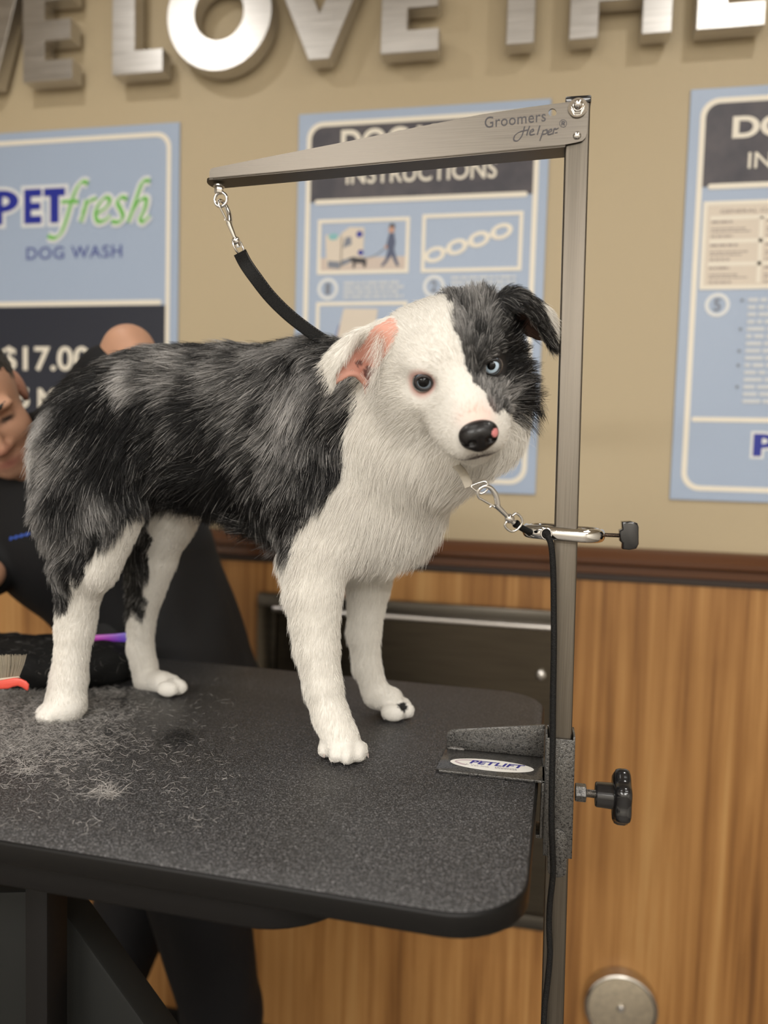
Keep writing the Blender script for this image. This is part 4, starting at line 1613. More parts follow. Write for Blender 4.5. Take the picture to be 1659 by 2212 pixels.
# ------------------------------------------------------------------ the dog
# head frame: local x = towards the right of the face as seen from the front, -y = along the muzzle, z = up; origin between the eyes
HM = np.array([[0.9492, -0.2943, -0.1113], [0.1928, 0.8235, -0.5335], [0.2487, 0.4849, 0.8385]])
HO = np.array([-0.0842, 0.7719, 0.0888 + ZR])
HW_ = lambda p: HO + np.asarray(p, float) @ HM.T           # local -> world
HL_ = lambda P: (np.asarray(P, float) - HO) @ HM           # world -> local


def px_to_head(px, py, yl=0.0):
    d = ray(px, py)
    n = HM[:, 1]
    o = HO + n * yl
    return HL_(CAM + d * (((o - CAM) @ n) / (d @ n)))


MID = .965
PR = []


def cone(a, b, ra, rb, k, tg, flow, ln):
    p = Prim('cone', (np.array(a), np.array(b), ra, rb), k, tg, unit(flow), ln)
    PR.append(p)
    return p


def ell(c, r, k, tg, flow, ln, M=None, op='add'):
    p = Prim('ell', (np.array(c), np.array(r), M) if M is not None else (np.array(c), np.array(r)), k, tg, unit(flow), ln, op)
    PR.append(p)
    return p


BACK = (-1, 0, -.45)
# trunk
ell(at_y(430, 908, MID), (.125, .076, .090), .05, 'trunk', (-1, -.1, -.55), .024)
ell(at_y(575, 945, MID), (.135, .086, .108), .05, 'trunk', (-.9, -.1, -.8), .026)
ell(at_y(690, 975, MID - .005), (.105, .088, .118), .05, 'trunk', (-.6, -.1, -1), .024)
ell(at_y(800, 1058, .935), (.078, .072, .088), .05, 'chest', (-.25, 0, -1), .026)
ell(at_y(855, 1085, .925), (.050, .058, .060), .05, 'chest', (-.1, 0, -1), .026)
ell(at_y(308, 915, MID), (.100, .075, .088), .05, 'trunk', (-.9, 0, -.8), .026)
ell(at_y(190, 1015, MID - .005), (.056, .068, .100), .045, 'rump', (-.45, -.1, -1), .030)
# docked, tucked tail end
cone(at_y(212, 880, MID - .01), at_y(142, 985, MID - .01), .034, .024, .03, 'rump', (-.4, 0, -1), .030)
# neck
cone(at_y(715, 905, MID - .01), at_y(905, 905, .885), .086, .070, .05, 'neck', (-.35, 0, -1), .024)
cone(at_y(830, 1000, .925), at_y(945, 960, .865), .070, .060, .045, 'neck', (-.2, 0, -1), .022)
# near hind leg
RNY = .895
cone(at_y(222, 985, .915), at_y(190, 1105, .897), .068, .052, .045, 'thighN', (-.45, -.15, -1), .026)
cone(at_y(190, 1105, .897), at_y(183, 1205, .885), .054, .039, .03, 'thighN', (-.3, -.15, -1), .020)
cone(at_y(230, 1110, .895), at_y(198, 1225, .885), .040, .028, .03, 'thighN', (-.2, -.1, -1), .012)
cone(at_y(183, 1205, .885), at_y(166, 1325, .897), .037, .0225, .010, 'shankN', (-.15, 0, -1), .011)
cone(at_y(166, 1325, .900), at_y(162, 1360, .900), .0235, .0225, .010, 'hindN', (0, 0, -1), .007)
cone(at_y(162, 1360, .900), at_y(148, 1470, .897), .0225, .0215, .010, 'hindN', (0, 0, -1), .007)
ell(at_y(142, 1527, .888), (.0255, .026, .020), .012, 'hindN', (.2, -.6, -1), .0055)
cone(at_y(148, 1470, .897), at_y(141, 1520, .892), .0215, .0245, .010, 'hindN', (.1, -.2, -1), .007)
for dx, dy, rr in ((-29, .002, .0092), (-10, -.009, .0100), (10, -.010, .0100), (29, .000, .0092)):
    b = at_z(143 + dx, 1545, TZ)
    b = np.array([b[0], .880 + dy, TZ + rr + .001])
    ell(b, (rr * .92, rr * 1.7, rr * 1.2), .0025, 'hindN', (.2, -1, -.5), .0045)
# far hind leg
cone(at_y(300, 975, 1.005), at_y(352, 1105, 1.03), .068, .046, .045, 'thighF', (-.3, .1, -1), .022)
cone(at_y(352, 1105, 1.03), at_y(330, 1205, 1.045), .046, .034, .03, 'thighF', (-.2, .1, -1), .018)
cone(at_y(330, 1205, 1.045), at_y(305, 1330, 1.06), .035, .021, .006, 'shankF', (-.15, 0, -1), .012)
cone(at_y(305, 1330, 1.06), at_y(303, 1400, 1.062), .0205, .0185, .006, 'hindF', (0, 0, -1), .007)
cone(at_y(303, 1400, 1.062), at_y(318, 1470, 1.055), .0190, .0200, .006, 'hindF', (0, 0, -1), .007)
cone(at_y(318, 1470, 1.055), at_y(352, 1474, 1.040), .0185, .0165, .006, 'hindF', (.6, -.5, -.4), .006)
for dx, dy, rr in ((350, 1.056, .0105), (368, 1.044, .0112), (380, 1.028, .0112), (362, 1.016, .0105)):
    b = at_y(dx, 1483, dy)
    ell(np.array([b[0], dy, TZ + rr + .001]), (rr * 1.6, rr * .92, rr * 1.15), .0025, 'hindF', (1, -.5, -.5), .0045)
# near front leg
cone(at_y(690, 1085, .905), at_y(690, 1175, .893), .064, .046, .045, 'shoulder', (-.3, -.1, -1), .020)
cone(at_y(690, 1165, .890), at_y(678, 1275, .880), .043, .0325, .006, 'frontN', (-.3, -.05, -1), .012)
cone(at_y(640, 1205, .890), at_y(660, 1290, .882), .020, .018, .006, 'frontN', (-.7, -.05, -1), .013)
cone(at_y(678, 1275, .880), at_y(685, 1395, .877), .0325, .0250, .006, 'frontN', (-.15, 0, -1), .010)
cone(at_y(685, 1395, .877), at_y(698, 1480, .874), .0250, .0215, .006, 'frontN', (-.1, 0, -1), .009)
cone(at_y(698, 1480, .874), at_y(714, 1545, .870), .0215, .0205, .006, 'frontN', (0, 0, -1), .008)
cone(at_y(714, 1545, .870), at_y(737, 1600, .862), .0210, .0225, .006, 'frontN', (.4, -.3, -1), .007)
for px_, yy, rr in ((704, .860, .0100), (728, .849, .0108), (753, .847, .0110), (777, .857, .0102)):
    b = at_y(px_, 1627, yy)
    ell(np.array([b[0], yy, TZ + rr + .001]), (rr * .92, rr * 1.6, rr * 1.15), .0025, 'frontN', (.7, -.8, -.4), .0045)
# far front leg
cone(at_y(770, 1080, .990), at_y(805, 1190, 1.010), .058, .038, .045, 'chest', (-.2, .1, -1), .018)
cone(at_y(806, 1180, 1.010), at_y(797, 1265, 1.020), .036, .0275, .006, 'frontF', (-.2, 0, -1), .010)
cone(at_y(797, 1265, 1.020), at_y(787, 1365, 1.028), .0275, .0215, .006, 'frontF', (-.15, 0, -1), .009)
cone(at_y(787, 1365, 1.028), at_y(793, 1435, 1.030), .0215, .0175, .006, 'frontF', (-.1, 0, -1), .009)
cone(at_y(793, 1435, 1.030), at_y(812, 1500, 1.030), .0180, .0180, .006, 'frontF', (.1, 0, -1), .008)
cone(at_y(812, 1500, 1.030), at_y(842, 1512, 1.025), .0180, .0180, .006, 'frontF', (.8, -.3, -.6), .007)
for px_, yy, rr in ((842, 1.046, .0105), (862, 1.035, .0112), (868, 1.018, .0112), (848, 1.004, .0105)):
    b = at_y(px_, 1530, yy)
    ell(np.array([b[0], yy, TZ + rr + .001]), (rr * 1.6, rr * .92, rr * 1.15), .0025, 'frontF', (1, -.3, -.5), .0045)


# head
def hell(c, r, k, tg, flow, ln, op='add'):
    return ell(HW_(c), r, k, tg, HM @ unit(flow), ln, HM, op)


def hcone(a, b, ra, rb, k, tg, flow, ln):
    return cone(HW_(a), HW_(b), ra, rb, k, tg, HM @ unit(flow), ln)


hell((.004, .052, -.002), (.060, .064, .047), .03, 'head', (0, 1, .25), .009)
hell((.044, .050, .034), (.024, .024, .024), .025, 'head', (.5, 1, .2), .009)
hell((-.044, .070, .024), (.020, .020, .020), .025, 'head', (-.5, 1, .2), .009)
hell((.004, .030, .012), (.038, .046, .030), .03, 'head', (0, 1, .4), .007)
for s in (-1, 1):
    hell((s * .042, .036, -.030), (.030, .042, .036), .03, 'head', (s * .6, 1, -.6), .012)
    hell((s * .026, .008, .019), (.020, .020, .010), .02, 'head', (s * .4, 1, .3), .006)
    hell((s * .034, .002, -.018), (.016, .020, .010), .015, 'head', (s * .7, 1, -.3), .006)
    hell((s * .0135, -.057, -.0395), (.0180, .026, .0185), .014, 'muzzle', (s * .5, 1, -.4), .0045)
    hell((s * .018, -.030, -.036), (.021, .030, .020), .018, 'muzzle', (s * .6, 1, -.3), .006)
    # eye sockets
    hell((s * .0350, -.0185, .0045), (.0108, .0103, .0082), .006, 'head', (s, .6, 0), .004, 'sub')
hcone((0, .006, -.008), (0, -.070, -.0205), .027, .0165, .02, 'muzzle', (0, 1, .35), .0045)
hcone((0, .0, -.030), (0, -.050, -.034), .030, .022, .02, 'muzzle', (0, 1, -.1), .0055)
hcone((0, .02, -.053), (0, -.051, -.0625), .026, .0125, .016, 'muzzle', (0, 1, -.5), .006)
hell((0, .055, -.045), (.050, .045, .040), .035, 'head', (0, .6, -.9), .016)
ell(at_d(1062, 925, .815), (.036, .030, .044), .04, 'neck', (-.1, 0, -1), .018)
# neck joins the skull
cone(at_y(905, 905, .885), HW_((0, .075, -.015)), .068, .056, .045, 'neck', (-.3, .2, -1), .020)

DF = Field((-.80, .64, TZ - .012), (.10, 1.14, 1.87), .0031)
for p in PR:
    if p.op == 'add':
        DF.add(p)
for p in PR:
    if p.op == 'sub':
        DF.add(p)


# ears: thin folded flaps given by a few curves from the root of the ear to its tip
def loft(curves, nu=48, nv=60):
    C = [catmull(c, 12) for c in curves]
    C = [np.array([np.array([np.interp(t, np.linspace(0, 1, len(q)), np.array(q)[:, k]) for k in range(3)]) for t in np.linspace(0, 1, nv)]) for q in C]
    out = []
    for j in range(nv):
        Q = catmull([c[j] for c in C], 10)
        Q = np.array(Q)
        out += [np.array([np.interp(t, np.linspace(0, 1, len(Q)), Q[:, k]) for k in range(3)]) for t in np.linspace(0, 1, nu)]
    return np.array(out)


h = lambda px, py, yl: HW_(px_to_head(px, py, yl))
# ear at the left of the picture: raised root, the outer half folds over and hangs
EARL = [
    [h(850, 716, .050), h(842, 700, .062), h(826, 698, .078), h(812, 712, .092)],
    [h(846, 740, .046), h(818, 716, .060), h(788, 722, .082), h(772, 742, .098)],
    [h(838, 790, .050), h(800, 760, .074), h(768, 748, .080), h(740, 762, .078)],
    [h(838, 840, .052), h(806, 822, .078), h(766, 788, .078), h(716, 788, .062)],
    [h(842, 862, .050), h(806, 848, .066), h(764, 808, .062), h(712, 832, .050)],
]
EARL_TOP = [
    [h(846, 712, .060), h(826, 700, .070), h(806, 702, .078)],
    [h(806, 706, .072), h(786, 720, .074), h(770, 738, .074)],
    [h(765, 716, .072), h(752, 742, .066), h(746, 772, .058)],
    [h(726, 748, .068), h(720, 772, .058), h(726, 800, .050)],
    [h(700, 776, .062), h(702, 800, .053), h(712, 836, .046)],
]
EARR = [
    [h(1080, 668, .030), h(1112, 666, .026), h(1138, 674, .030), h(1160, 698, .036), h(1192, 752, .044)],
    [h(1082, 645, .036), h(1115, 646, .032), h(1144, 662, .036), h(1166, 692, .040), h(1193, 750, .046)],
    [h(1086, 630, .048), h(1118, 628, .046), h(1150, 650, .048), h(1172, 684, .050), h(1195, 752, .048)],
    [h(1100, 640, .066), h(1130, 650, .064), h(1168, 664, .066), h(1196, 690, .064), h(1200, 750, .054)],
    [h(1112, 704, .060), h(1134, 718, .060), h(1154, 728, .060), h(1176, 734, .060), h(1192, 748, .054)],
]
earL = loft(EARL)
earT = loft(EARL_TOP)
earR = loft(EARR)
DF.sheet(earL, .0034, .006)
DF.sheet(earT, .0026, .004)
DF.sheet(earR, .0028, .006)
DV, DQ = DF.mesh(1)
DN = vert_normals(DV, DQ)
kE = []
for arr in (earL, earT, earR):
    kd = kdtree.KDTree(len(arr))
    for i, p in enumerate(arr):
        kd.insert(p, i)
    kd.balance()
    kE.append(kd)


def regions(P):
    D = np.stack([p.sd(P.astype(np.float32)) if p.op == 'add' else np.full(len(P), 9.) for p in PR], 1).astype(float)
    W = np.exp(-(D - D.min(1, keepdims=True)) / .010)
    W /= W.sum(1, keepdims=True)
    flow = unit(W @ np.array([p.flow for p in PR]))
    ln = W @ np.array([p.len for p in PR])
    tags = {}
    for j, p in enumerate(PR):
        tags[p.tag] = tags.get(p.tag, 0) + W[:, j]
    ear = np.zeros((len(P), 3))
    hl = HL_(P)
    near = np.where((np.abs(hl) < .13).all(1))[0]
    for i in near:
        for e in range(3):
            d = kE[e].find(P[i])[2]
            ear[i, e] = d
    far = np.ones(len(P), bool)
    far[near] = False
    ear[far] = 1
    return flow, ln, tags, ear


def side(pts, y=.905):
    return [tuple(at_y(a, b, y)[[0, 2]]) for a, b in pts]


MERLE = side([(-50, 700), (560, 690), (785, 735), (800, 840), (795, 900), (775, 950), (760, 1010), (738, 1062), (706, 1100), (672, 1150), (652, 1200), (628, 1206), (600, 1240), (430, 1180), (305, 1110), (262, 1180), (222, 1235), (178, 1295), (150, 1318), (118, 1335), (60, 1420), (-50, 1400)], .905)
FARBLK = side([(200, 900), (440, 900), (430, 1040), (372, 1095), (362, 1160), (334, 1225), (322, 1285), (316, 1332), (300, 1338), (290, 1318), (268, 1345), (240, 1345)], 1.04)
HBLK = [tuple(px_to_head(a, b, yl)[[0, 2]]) for a, b, yl in ((984, 636, .05), (976, 664, .045), (967, 690, .03), (983, 714, .02), (988, 740, .01), (994, 770, .0), (1016, 806, -.010), (1050, 848, -.022), (1075, 866, -.025), (1096, 886, -.015), (1103, 912, .0), (1120, 912, .02), (1146, 885, .05), (1240, 860, .05), (1240, 560, .05), (1000, 560, .05))]
NOSEPINK = px_to_head(1030, 895, -.075)
# tones of the merle coat: (px, py, radius px, darkness+ / silver-)
BLOBS = [(230, 890, 95, .55), (160, 850, 60, .45), (300, 905, 60, .4), (285, 830, 34, -1.0), (300, 850, 22, -.7), (110, 960, 45, -1.0), (95, 1050, 40, -.7), (135, 890, 32, -.7), (150, 1020, 60, -.12), (380, 830, 26, -.35), (370, 800, 40, -.1), (330, 990, 60, .25), (250, 1010, 40, .35), (470, 1000, 90, .42), (430, 1080, 60, .35), (560, 1060, 70, .35), (520, 900, 70, .12), (440, 770, 70, .0), (540, 790, 100, -.20), (620, 830, 60, -.25), (655, 890, 28, -.6), (630, 950, 28, -.65), (612, 1020, 26, -.5), (690, 930, 45, .32), (700, 850, 40, -.12), (690, 1020, 40, .38), (655, 1110, 40, .38), (610, 1120, 30, -.08), (230, 1130, 50, -.05), (170, 1160, 40, .05), (200, 1230, 35, .1), (150, 1280, 40, .35), (480, 1100, 60, .4), (300, 780, 30, -.2)]
BXZ = [(*at_y(a, b, .905)[[0, 2]], r * .00060, v) for a, b, r, v in BLOBS]
HBL = [(1010, 650, 24, .3), (1060, 690, 26, -.40), (1100, 720, 20, -.15), (1040, 720, 24, .2), (1020, 770, 20, .35), (1035, 755, 12, -.1), (1085, 800, 18, .15), (1060, 830, 16, -.15), (1120, 790, 26, .3), (1130, 850, 26, .3), (1080, 640, 30, .3), (1100, 640, 30, .35), (995, 700, 18, -.1), (1050, 660, 18, -.2), (1090, 845, 16, -.12)]
HBXZ = [(*px_to_head(a, b, .0)[[0, 2]], r * .00046, v * 1.6) for a, b, r, v in HBL]
C_BLACK = np.array([.0065, .0062, .0064])
C_SILV = np.array([.46, .445, .43])
C_WHITE = np.array([.875, .845, .785])
C_PINK = np.array([.85, .50, .42])


TOE = at_y(868, 1527, 1.008)


def coat_colour(P, tags, ear, jitter):
    """colour of the coat at points of the body; returns rgb and the black-patch mask"""
    n = len(P)
    hl = HL_(P)
    wob = np.stack([vnoise(P, 60, s) - .5 for s in (1, 2, 3)], 1) * .018 + np.stack([vnoise(P, 170, s) - .5 for s in (4, 5, 6)], 1) * .008
    Q = P + wob
    head = tags.get('head', 0) + tags.get('muzzle', 0)
    ishead = (head > .5) | (ear.min(1) < .012)
    mer = in_poly(Q[:, 0], Q[:, 2], MERLE)
    far = P[:, 1] > .985
    legF = (tags['thighF'] + tags['shankF'] + tags['hindF']) > .5
    mer = np.where(legF, in_poly(Q[:, 0], Q[:, 2], FARBLK), mer)
    mer &= ~((tags['frontN'] + tags['frontF'] + tags['hindN'] + tags['hindF']) > .55)
    mer &= ~((tags['chest'] > .6))
    qh = HL_(P + wob * .5)
    hb = in_poly(qh[:, 0], qh[:, 2], HBLK) & (qh[:, 0] > .0)
    hb = np.where(ear[:, 2] < .008, True, hb)
    hb &= ear[:, :2].min(1) > .008
    blk = np.where(ishead, hb, mer)
    # silver amount
    g = .25 + .95 * (vnoise(P * np.array([1, 1, .55]), 42, 11) - .5) + .45 * (vnoise(P, 110, 12) - .5)
    for x, z, r, v in BXZ:
        g -= np.where(ishead, 0, v * np.exp(-((P[:, 0] - x) ** 2 + (P[:, 2] - z) ** 2) / (r * r)))
    for x, z, r, v in HBXZ:
        g -= np.where(ishead, v * np.exp(-((hl[:, 0] - x) ** 2 + (hl[:, 2] - z) ** 2) / (r * r)), 0)
    g = np.where(ishead, g + .27 - .42 * np.clip((hl[:, 0] - .040) / .016, 0, 1), g)
    g = np.where(ear[:, 2] < .008, .06, g)
    g = np.where(legF, .10, g)
    g = np.clip(g + jitter, 0, 1)
    col = C_BLACK + (C_SILV - C_BLACK) * (g ** 1.25)[:, None]
    white = np.where(ishead[:, None], C_WHITE * .93, C_WHITE)
    # right ear: white tip on the hanging side
    tip = (ear[:, 2] < .008) & (P @ CR > (h(1164, 700, .05) @ CR)) & (hl[:, 1] > .0515)
    col[tip] = C_WHITE
    blk = blk & ~tip
    out = np.where(blk[:, None], col, white)
    out = np.where((np.linalg.norm(P - TOE, axis=1) < .0075)[:, None], C_BLACK * 3, out)      # the dark toe of the far forepaw
    return out, blk, g, ishead


flowV, lenV, tagV, earV = regions(DV)
colV, blkV, gV, headV = coat_colour(DV, tagV, earV, 0.0)
hlV = HL_(DV)
# bare pink skin: inside of the left ear, bridge behind the nose, rims of the eye
EYES = [np.array([-.0350, -.0066, .0035]), np.array([.0350, -.0062, .0035])]
inL = np.array([k[0] for k in [(0,)]])
dNose = np.linalg.norm(hlV - NOSEPINK, axis=1)
skin = colV * np.where(blkV, .30, .85)[:, None]
wp = np.exp(-(dNose / .014) ** 2)[:, None]
skin = skin * (1 - wp * .75) + C_PINK * wp * .75
EINx = [px_to_head(a, b, .06) for a, b in ((842, 722), (790, 745), (772, 790), (800, 842), (838, 850))]
earIn = (earV[:, 0] < .007) & (earV[:, 1] > .006) & ((DN @ HM)[:, 1] < .15)
skin[earIn] = np.array([.62, .32, .25])
sp = np.zeros(len(DV), bool)
for a, b, r_ in ((776, 789, .0035), (800, 806, .007), (815, 795, .005), (795, 826, .004)):
    q = px_to_head(a, b, .07)
    sp |= (np.linalg.norm((hlV - q)[:, [0, 2]], axis=1) < r_)
skin[earIn & sp] = np.array([.20, .10, .085])
earInR = (earV[:, 2] < .007) & ((DN @ HM)[:, 1] < .1) & (hlV[:, 1] > .052) & (hlV[:, 0] < px_to_head(1164, 700, .06)[0])
skin[earInR] = np.array([.13, .075, .06])
for e in EYES:
    de = np.linalg.norm(hlV - e, axis=1)
    ww = np.clip(1 - (de - .012) / .006, 0, 1)[:, None]
    tone = np.array([.55, .34, .30]) if e[0] < 0 else np.array([.02, .018, .018])
    skin = skin * (1 - ww) + tone * ww
# dark lips
lip = ((np.abs(hlV[:, 2] + .0525 + .10 * np.abs(hlV[:, 0])) < .0032) & (hlV[:, 1] < -.035) & (np.abs(hlV[:, 0]) < .028))
skin[lip] = np.array([.05, .035, .034])
me = mesh_np('dog', DV, DQ)
ca = me.color_attributes.new('coat_colour', 'FLOAT_COLOR', 'POINT')
c4 = np.ones((len(DV), 4), np.float32)
c4[:, :3] = skin
ca.data.foreach_set('color', c4.ravel())
M_SKIN = hair_mat('dog_skin', .6, .25)
dog = obj('dog', me, M_SKIN, None, sharp=0)
tag(dog, 'white and grey merle dog standing on the grooming table with its head turned', 'dog')

# ------------------------------------------------------------------ fur
dens = np.full(len(DV), 250000.0)
dens *= np.where(lenV > .018, 1.0, 1.35)
dens *= np.where(headV, 1.7, 1.0)
seen = ((CAM - DV) * DN).sum(1) > -.03 * np.linalg.norm(CAM - DV, axis=1) 
seen = (unit(CAM - DV) * DN).sum(1) > -.35
dens *= np.where(seen, 1.0, .22)
dens[earIn | earInR] *= .05
for e in EYES:
    dens[np.linalg.norm(hlV - e, axis=1) < (.0118 if e[0] < 0 else .0132)] = 0
NOSE_C = np.array([0, -.084, -.0235])
dens[(np.linalg.norm((hlV - NOSE_C) / np.array([1.15, 1, 1]), axis=1) < .0175)] = 0
dens[lip] *= .15
dens[DV[:, 2] < TZ + .004] = 0
fi, w = sample_quads(DV, DQ, dens[DQ].mean(1))
IP = lambda A: (A[DQ[fi]] * (w[..., None] if A.ndim == 2 else w)).sum(1)
P0, NN = IP(DV), unit(IP(DN))
FL, LN = IP(flowV), IP(lenV)
EAR = np.stack([IP(earV[:, k]) for k in range(3)], 1)
TG = {k: IP(v) for k, v in tagV.items()}
n = len(P0)
jit = rng.normal(0, .11, n) + (rng.random(n) < .13) * rng.uniform(.3, .95, n) - .06
COLR, BLK, GG, HD = coat_colour(P0, TG, EAR, jit)
hlP = HL_(P0)
wp = np.exp(-(np.linalg.norm(hlP - NOSEPINK, axis=1) / .013) ** 2)[:, None]
COLR = COLR * (1 - wp * .9) + np.array([.80, .44, .38]) * wp * .9
lp = (np.exp(-((hlP[:, 2] + .0465 + .10 * np.abs(hlP[:, 0])) / .0075) ** 4) * (hlP[:, 1] < -.050) * np.exp(-(hlP[:, 0] / .015) ** 4))[:, None]
COLR = COLR * (1 - lp * .8) + np.array([.10, .085, .085]) * lp * .8
# lengths: shaggier on the black half of the head, behind the thighs and under the belly
LN = LN * np.where(HD & BLK, 1.9 + .25 * (hlP[:, 2] > .030) + .8 * np.clip((hlP[:, 0] - .040) / .012, 0, 1) * (hlP[:, 2] < .02), 1.0)
LN = np.where((EAR[:, 2] < .008), .013, LN)
LN = np.where((EAR[:, :2].min(1) < .008), .011, LN)
under = (NN[:, 2] < -.5) & (TG['trunk'] > .5)
LN = np.where(under, .036, LN)
LN = np.where(~BLK & ((TG['thighN'] + TG['shankN'] + TG['thighF'] + TG['shankF']) > .5), .008, LN)
LN = np.where(BLK & ~HD, LN * 1.15, LN)
LN = np.where(((TG['frontN'] + TG['frontF']) > .5) & (NN[:, 0] < -.2) & (P0[:, 2] > TZ + .06), LN * 1.5, LN)
LN = np.where((TG['chest'] > .5) & ~HD, LN * 1.25, LN)
LN = np.where(P0[:, 2] < TZ + .030, .0034, LN)
for e in EYES:
    LN *= np.clip((np.linalg.norm(hlP - e, axis=1) - .009) / .018, .25, 1)
LN *= rng.uniform(.65, 1.25, n)
shaggy = np.where(BLK & HD, .9, np.where(HD, .30, np.where(BLK, .75, .55)))
shaggy = np.where((TG['frontN'] + TG['frontF'] + TG['hindN'] + TG['hindF'] + TG['shankN'] + TG['shankF']) > .5, .40, shaggy)
# comb direction follows the lie of the coat, with slow swirls and clumps
sw = np.stack([vnoise(P0, 22, s) - .5 for s in (21, 22, 23)], 1)
FLd = unit(FL + sw * np.where(HD, .9, 1.1)[:, None] * np.where(BLK, 1.2, .7)[:, None])
FLd = np.where((EAR[:, 0] < .010)[:, None] | (EAR[:, 1] < .010)[:, None], unit(HM @ unit(np.array([-.75, .1, -.65])) + sw * .5), FLd)
FLd = np.where((EAR[:, 2] < .008)[:, None], unit(HM @ unit(np.array([.65, .1, -.75])) + sw * .7), FLd)
tang = unit(FLd - NN * (FLd * NN).sum(1, keepdims=True))
lift = np.where(HD, .34, np.where(BLK, .58, .42)) + np.where(BLK & HD, .28 + .08 * (hlP[:, 2] > .035), 0)
legs = (TG['frontN'] + TG['frontF'] + TG['hindN'] + TG['hindF']) > .5
lift = np.where(legs, .48, lift)
lift = np.where((TG['chest'] + TG['neck'] > .5) & ~BLK, .32, lift)
lift = np.where(EAR.min(1) < .009, .25, lift)
d0 = unit(tang + NN * (lift * rng.uniform(.6, 1.5, n))[:, None] + rng.normal(0, .13, (n, 3)))
g0 = unit(tang * 1.0 + NN * (-.05) + np.array([0, 0, -.25]))
tt = np.linspace(0, 1, 5)
S = P0[:, None] - NN[:, None] * .0006 + LN[:, None, None] * (d0[:, None] * (tt - .35 * tt ** 2)[None, :, None] + g0[:, None] * (.45 * tt ** 2)[None, :, None])
S += (rng.normal(0, .06, (n, 1, 3)) * LN[:, None, None]) * (tt ** 2)[None, :, None]
# clumping towards guide hairs
ng = max(1, n // 34)
gi = rng.choice(n, ng, replace=False)
kd = kdtree.KDTree(ng)
for j, i in enumerate(gi):
    kd.insert(P0[i], j)
kd.balance()
near = np.fromiter((kd.find(p)[1] for p in P0), np.int64, n)
G = S[gi][near]
same = (np.linalg.norm(P0 - P0[gi][near], axis=1) < .010) & (BLK == BLK[gi][near]) & ((NN * NN[gi][near]).sum(1) > .6)
cl = np.where(same, shaggy * rng.uniform(.35, 1.0, n), 0)
S = S + (G - S) * (cl[:, None] * (tt ** 1.4)[None])[..., None] * .9
S[:, :, 2] = np.maximum(S[:, :, 2], TZ + .0006)
# tips of the silver hairs are brighter
rad = np.where(HD, .00012, np.where(BLK, .00017, .00014)) * np.where(BLK, rng.choice([.8, 1.0, 1.35], n), 1.0)
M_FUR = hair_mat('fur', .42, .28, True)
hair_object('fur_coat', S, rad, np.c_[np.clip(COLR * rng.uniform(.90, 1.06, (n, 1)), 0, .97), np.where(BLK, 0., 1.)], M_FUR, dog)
print('dog verts', len(DV), 'hairs', n)

# long hairs inside the left ear, whiskers
roots, dirs, cc = [], [], []
for i in range(260):
    a, b = rng.uniform(812, 846), rng.uniform(720, 850)
    roots.append(h(a, b, .050))
    dirs.append(HM @ unit(np.array([-.55, -.35, -.55]) + rng.normal(0, .25, 3)) * rng.uniform(.012, .026))
    cc.append(C_WHITE * rng.uniform(.8, 1))
roots, dirs = np.array(roots), np.array(dirs)
S = roots[:, None] + dirs[:, None] * tt[None, :, None] + np.array([0, 0, -.006]) * (tt ** 2)[None, :, None]
hair_object('ear_hair', S, np.full(len(S), .00011), np.array(cc), M_FUR, dog)
roots, dirs = [], []
for s in (-1, 1):
    for k in range(9):
        y_, z_ = -.060 + .016 * (k % 3), -.030 - .007 * (k // 3)
        roots.append(HW_((s * .022, y_, z_)))
        dirs.append(HM @ np.array([s * .040, .012, -.022]) * rng.uniform(.6, 1.1) + rng.normal(0, .004, 3))
roots, dirs = np.array(roots), np.array(dirs)
S = roots[:, None] + dirs[:, None] * tt[None, :, None] + np.array([0, 0, -.010]) * (tt ** 2)[None, :, None]
hair_object('whiskers', S, np.full(len(S), .00014), np.tile(C_WHITE, (len(S), 1)), M_FUR, dog)

# ------------------------------------------------------------------ nose, eyes
M_NOSE = mat('wet_black_nose', (.007, .006, .0065), .34, coat=.22, spec=.3)
_v = tex_coords(M_NOSE)
_n = N(M_NOSE, 'ShaderNodeTexVoronoi', Scale=900.0)
L(M_NOSE, _v, _n.inputs['Vector'])
add_bump(M_NOSE, _n.outputs['Distance'], .35, .0006)
nf = Field((-.03, -.03, -.03), (.03, .03, .03), .0009)
nf.add(Prim('ell', ((0, -.003, .004), (.0175, .0115, .0100)), .006, 'nose'))
nf.add(Prim('ell', ((0, -.004, -.006), (.0120, .0100, .0100)), .008, 'nose'))
for s in (-1, 1):
    nf.add(Prim('ell', ((s * .0095, -.0045, -.001), (.0085, .0095, .0085)), .005, 'nose'))
    nf.add(Prim('ell', ((s * .0085, -.0150, -.0015), (.0036, .0055, .0030)), .003, 'nose', op='sub'))
    nf.add(Prim('ell', ((s * .0150, -.0120, -.0035), (.0042, .0060, .0016)), .002, 'nose', op='sub'))
nf.add(Prim('cone', ((0, -.016, .002), (0, -.0145, -.016), .0010, .0010), .003, 'nose', op='sub'))
nv, nq = nf.mesh(2)
pinkspot = np.linalg.norm((nv - np.array([.0135, -.010, .003])) / np.array([1, 1.6, 1]), axis=1) < .0042
nw = HW_(nv + NOSE_C)
me = mesh_np('nose', nw, nq)
nose = obj('nose', me, M_NOSE, dog, sharp=0, label='wet black nose with a small pink spot')
me.materials.append(mat('pink_nose_spot', (.62, .22, .22), .4, coat=.2))
pm = pinkspot[nq].mean(1) > .5
me.polygons.foreach_set('material_index', pm.astype(np.int32))
M_LENS = mat('cornea', (1, 1, 1), .02)
bsdf(M_LENS).inputs['Transmission Weight'].default_value = 1.0
bsdf(M_LENS).inputs['IOR'].default_value = 1.2
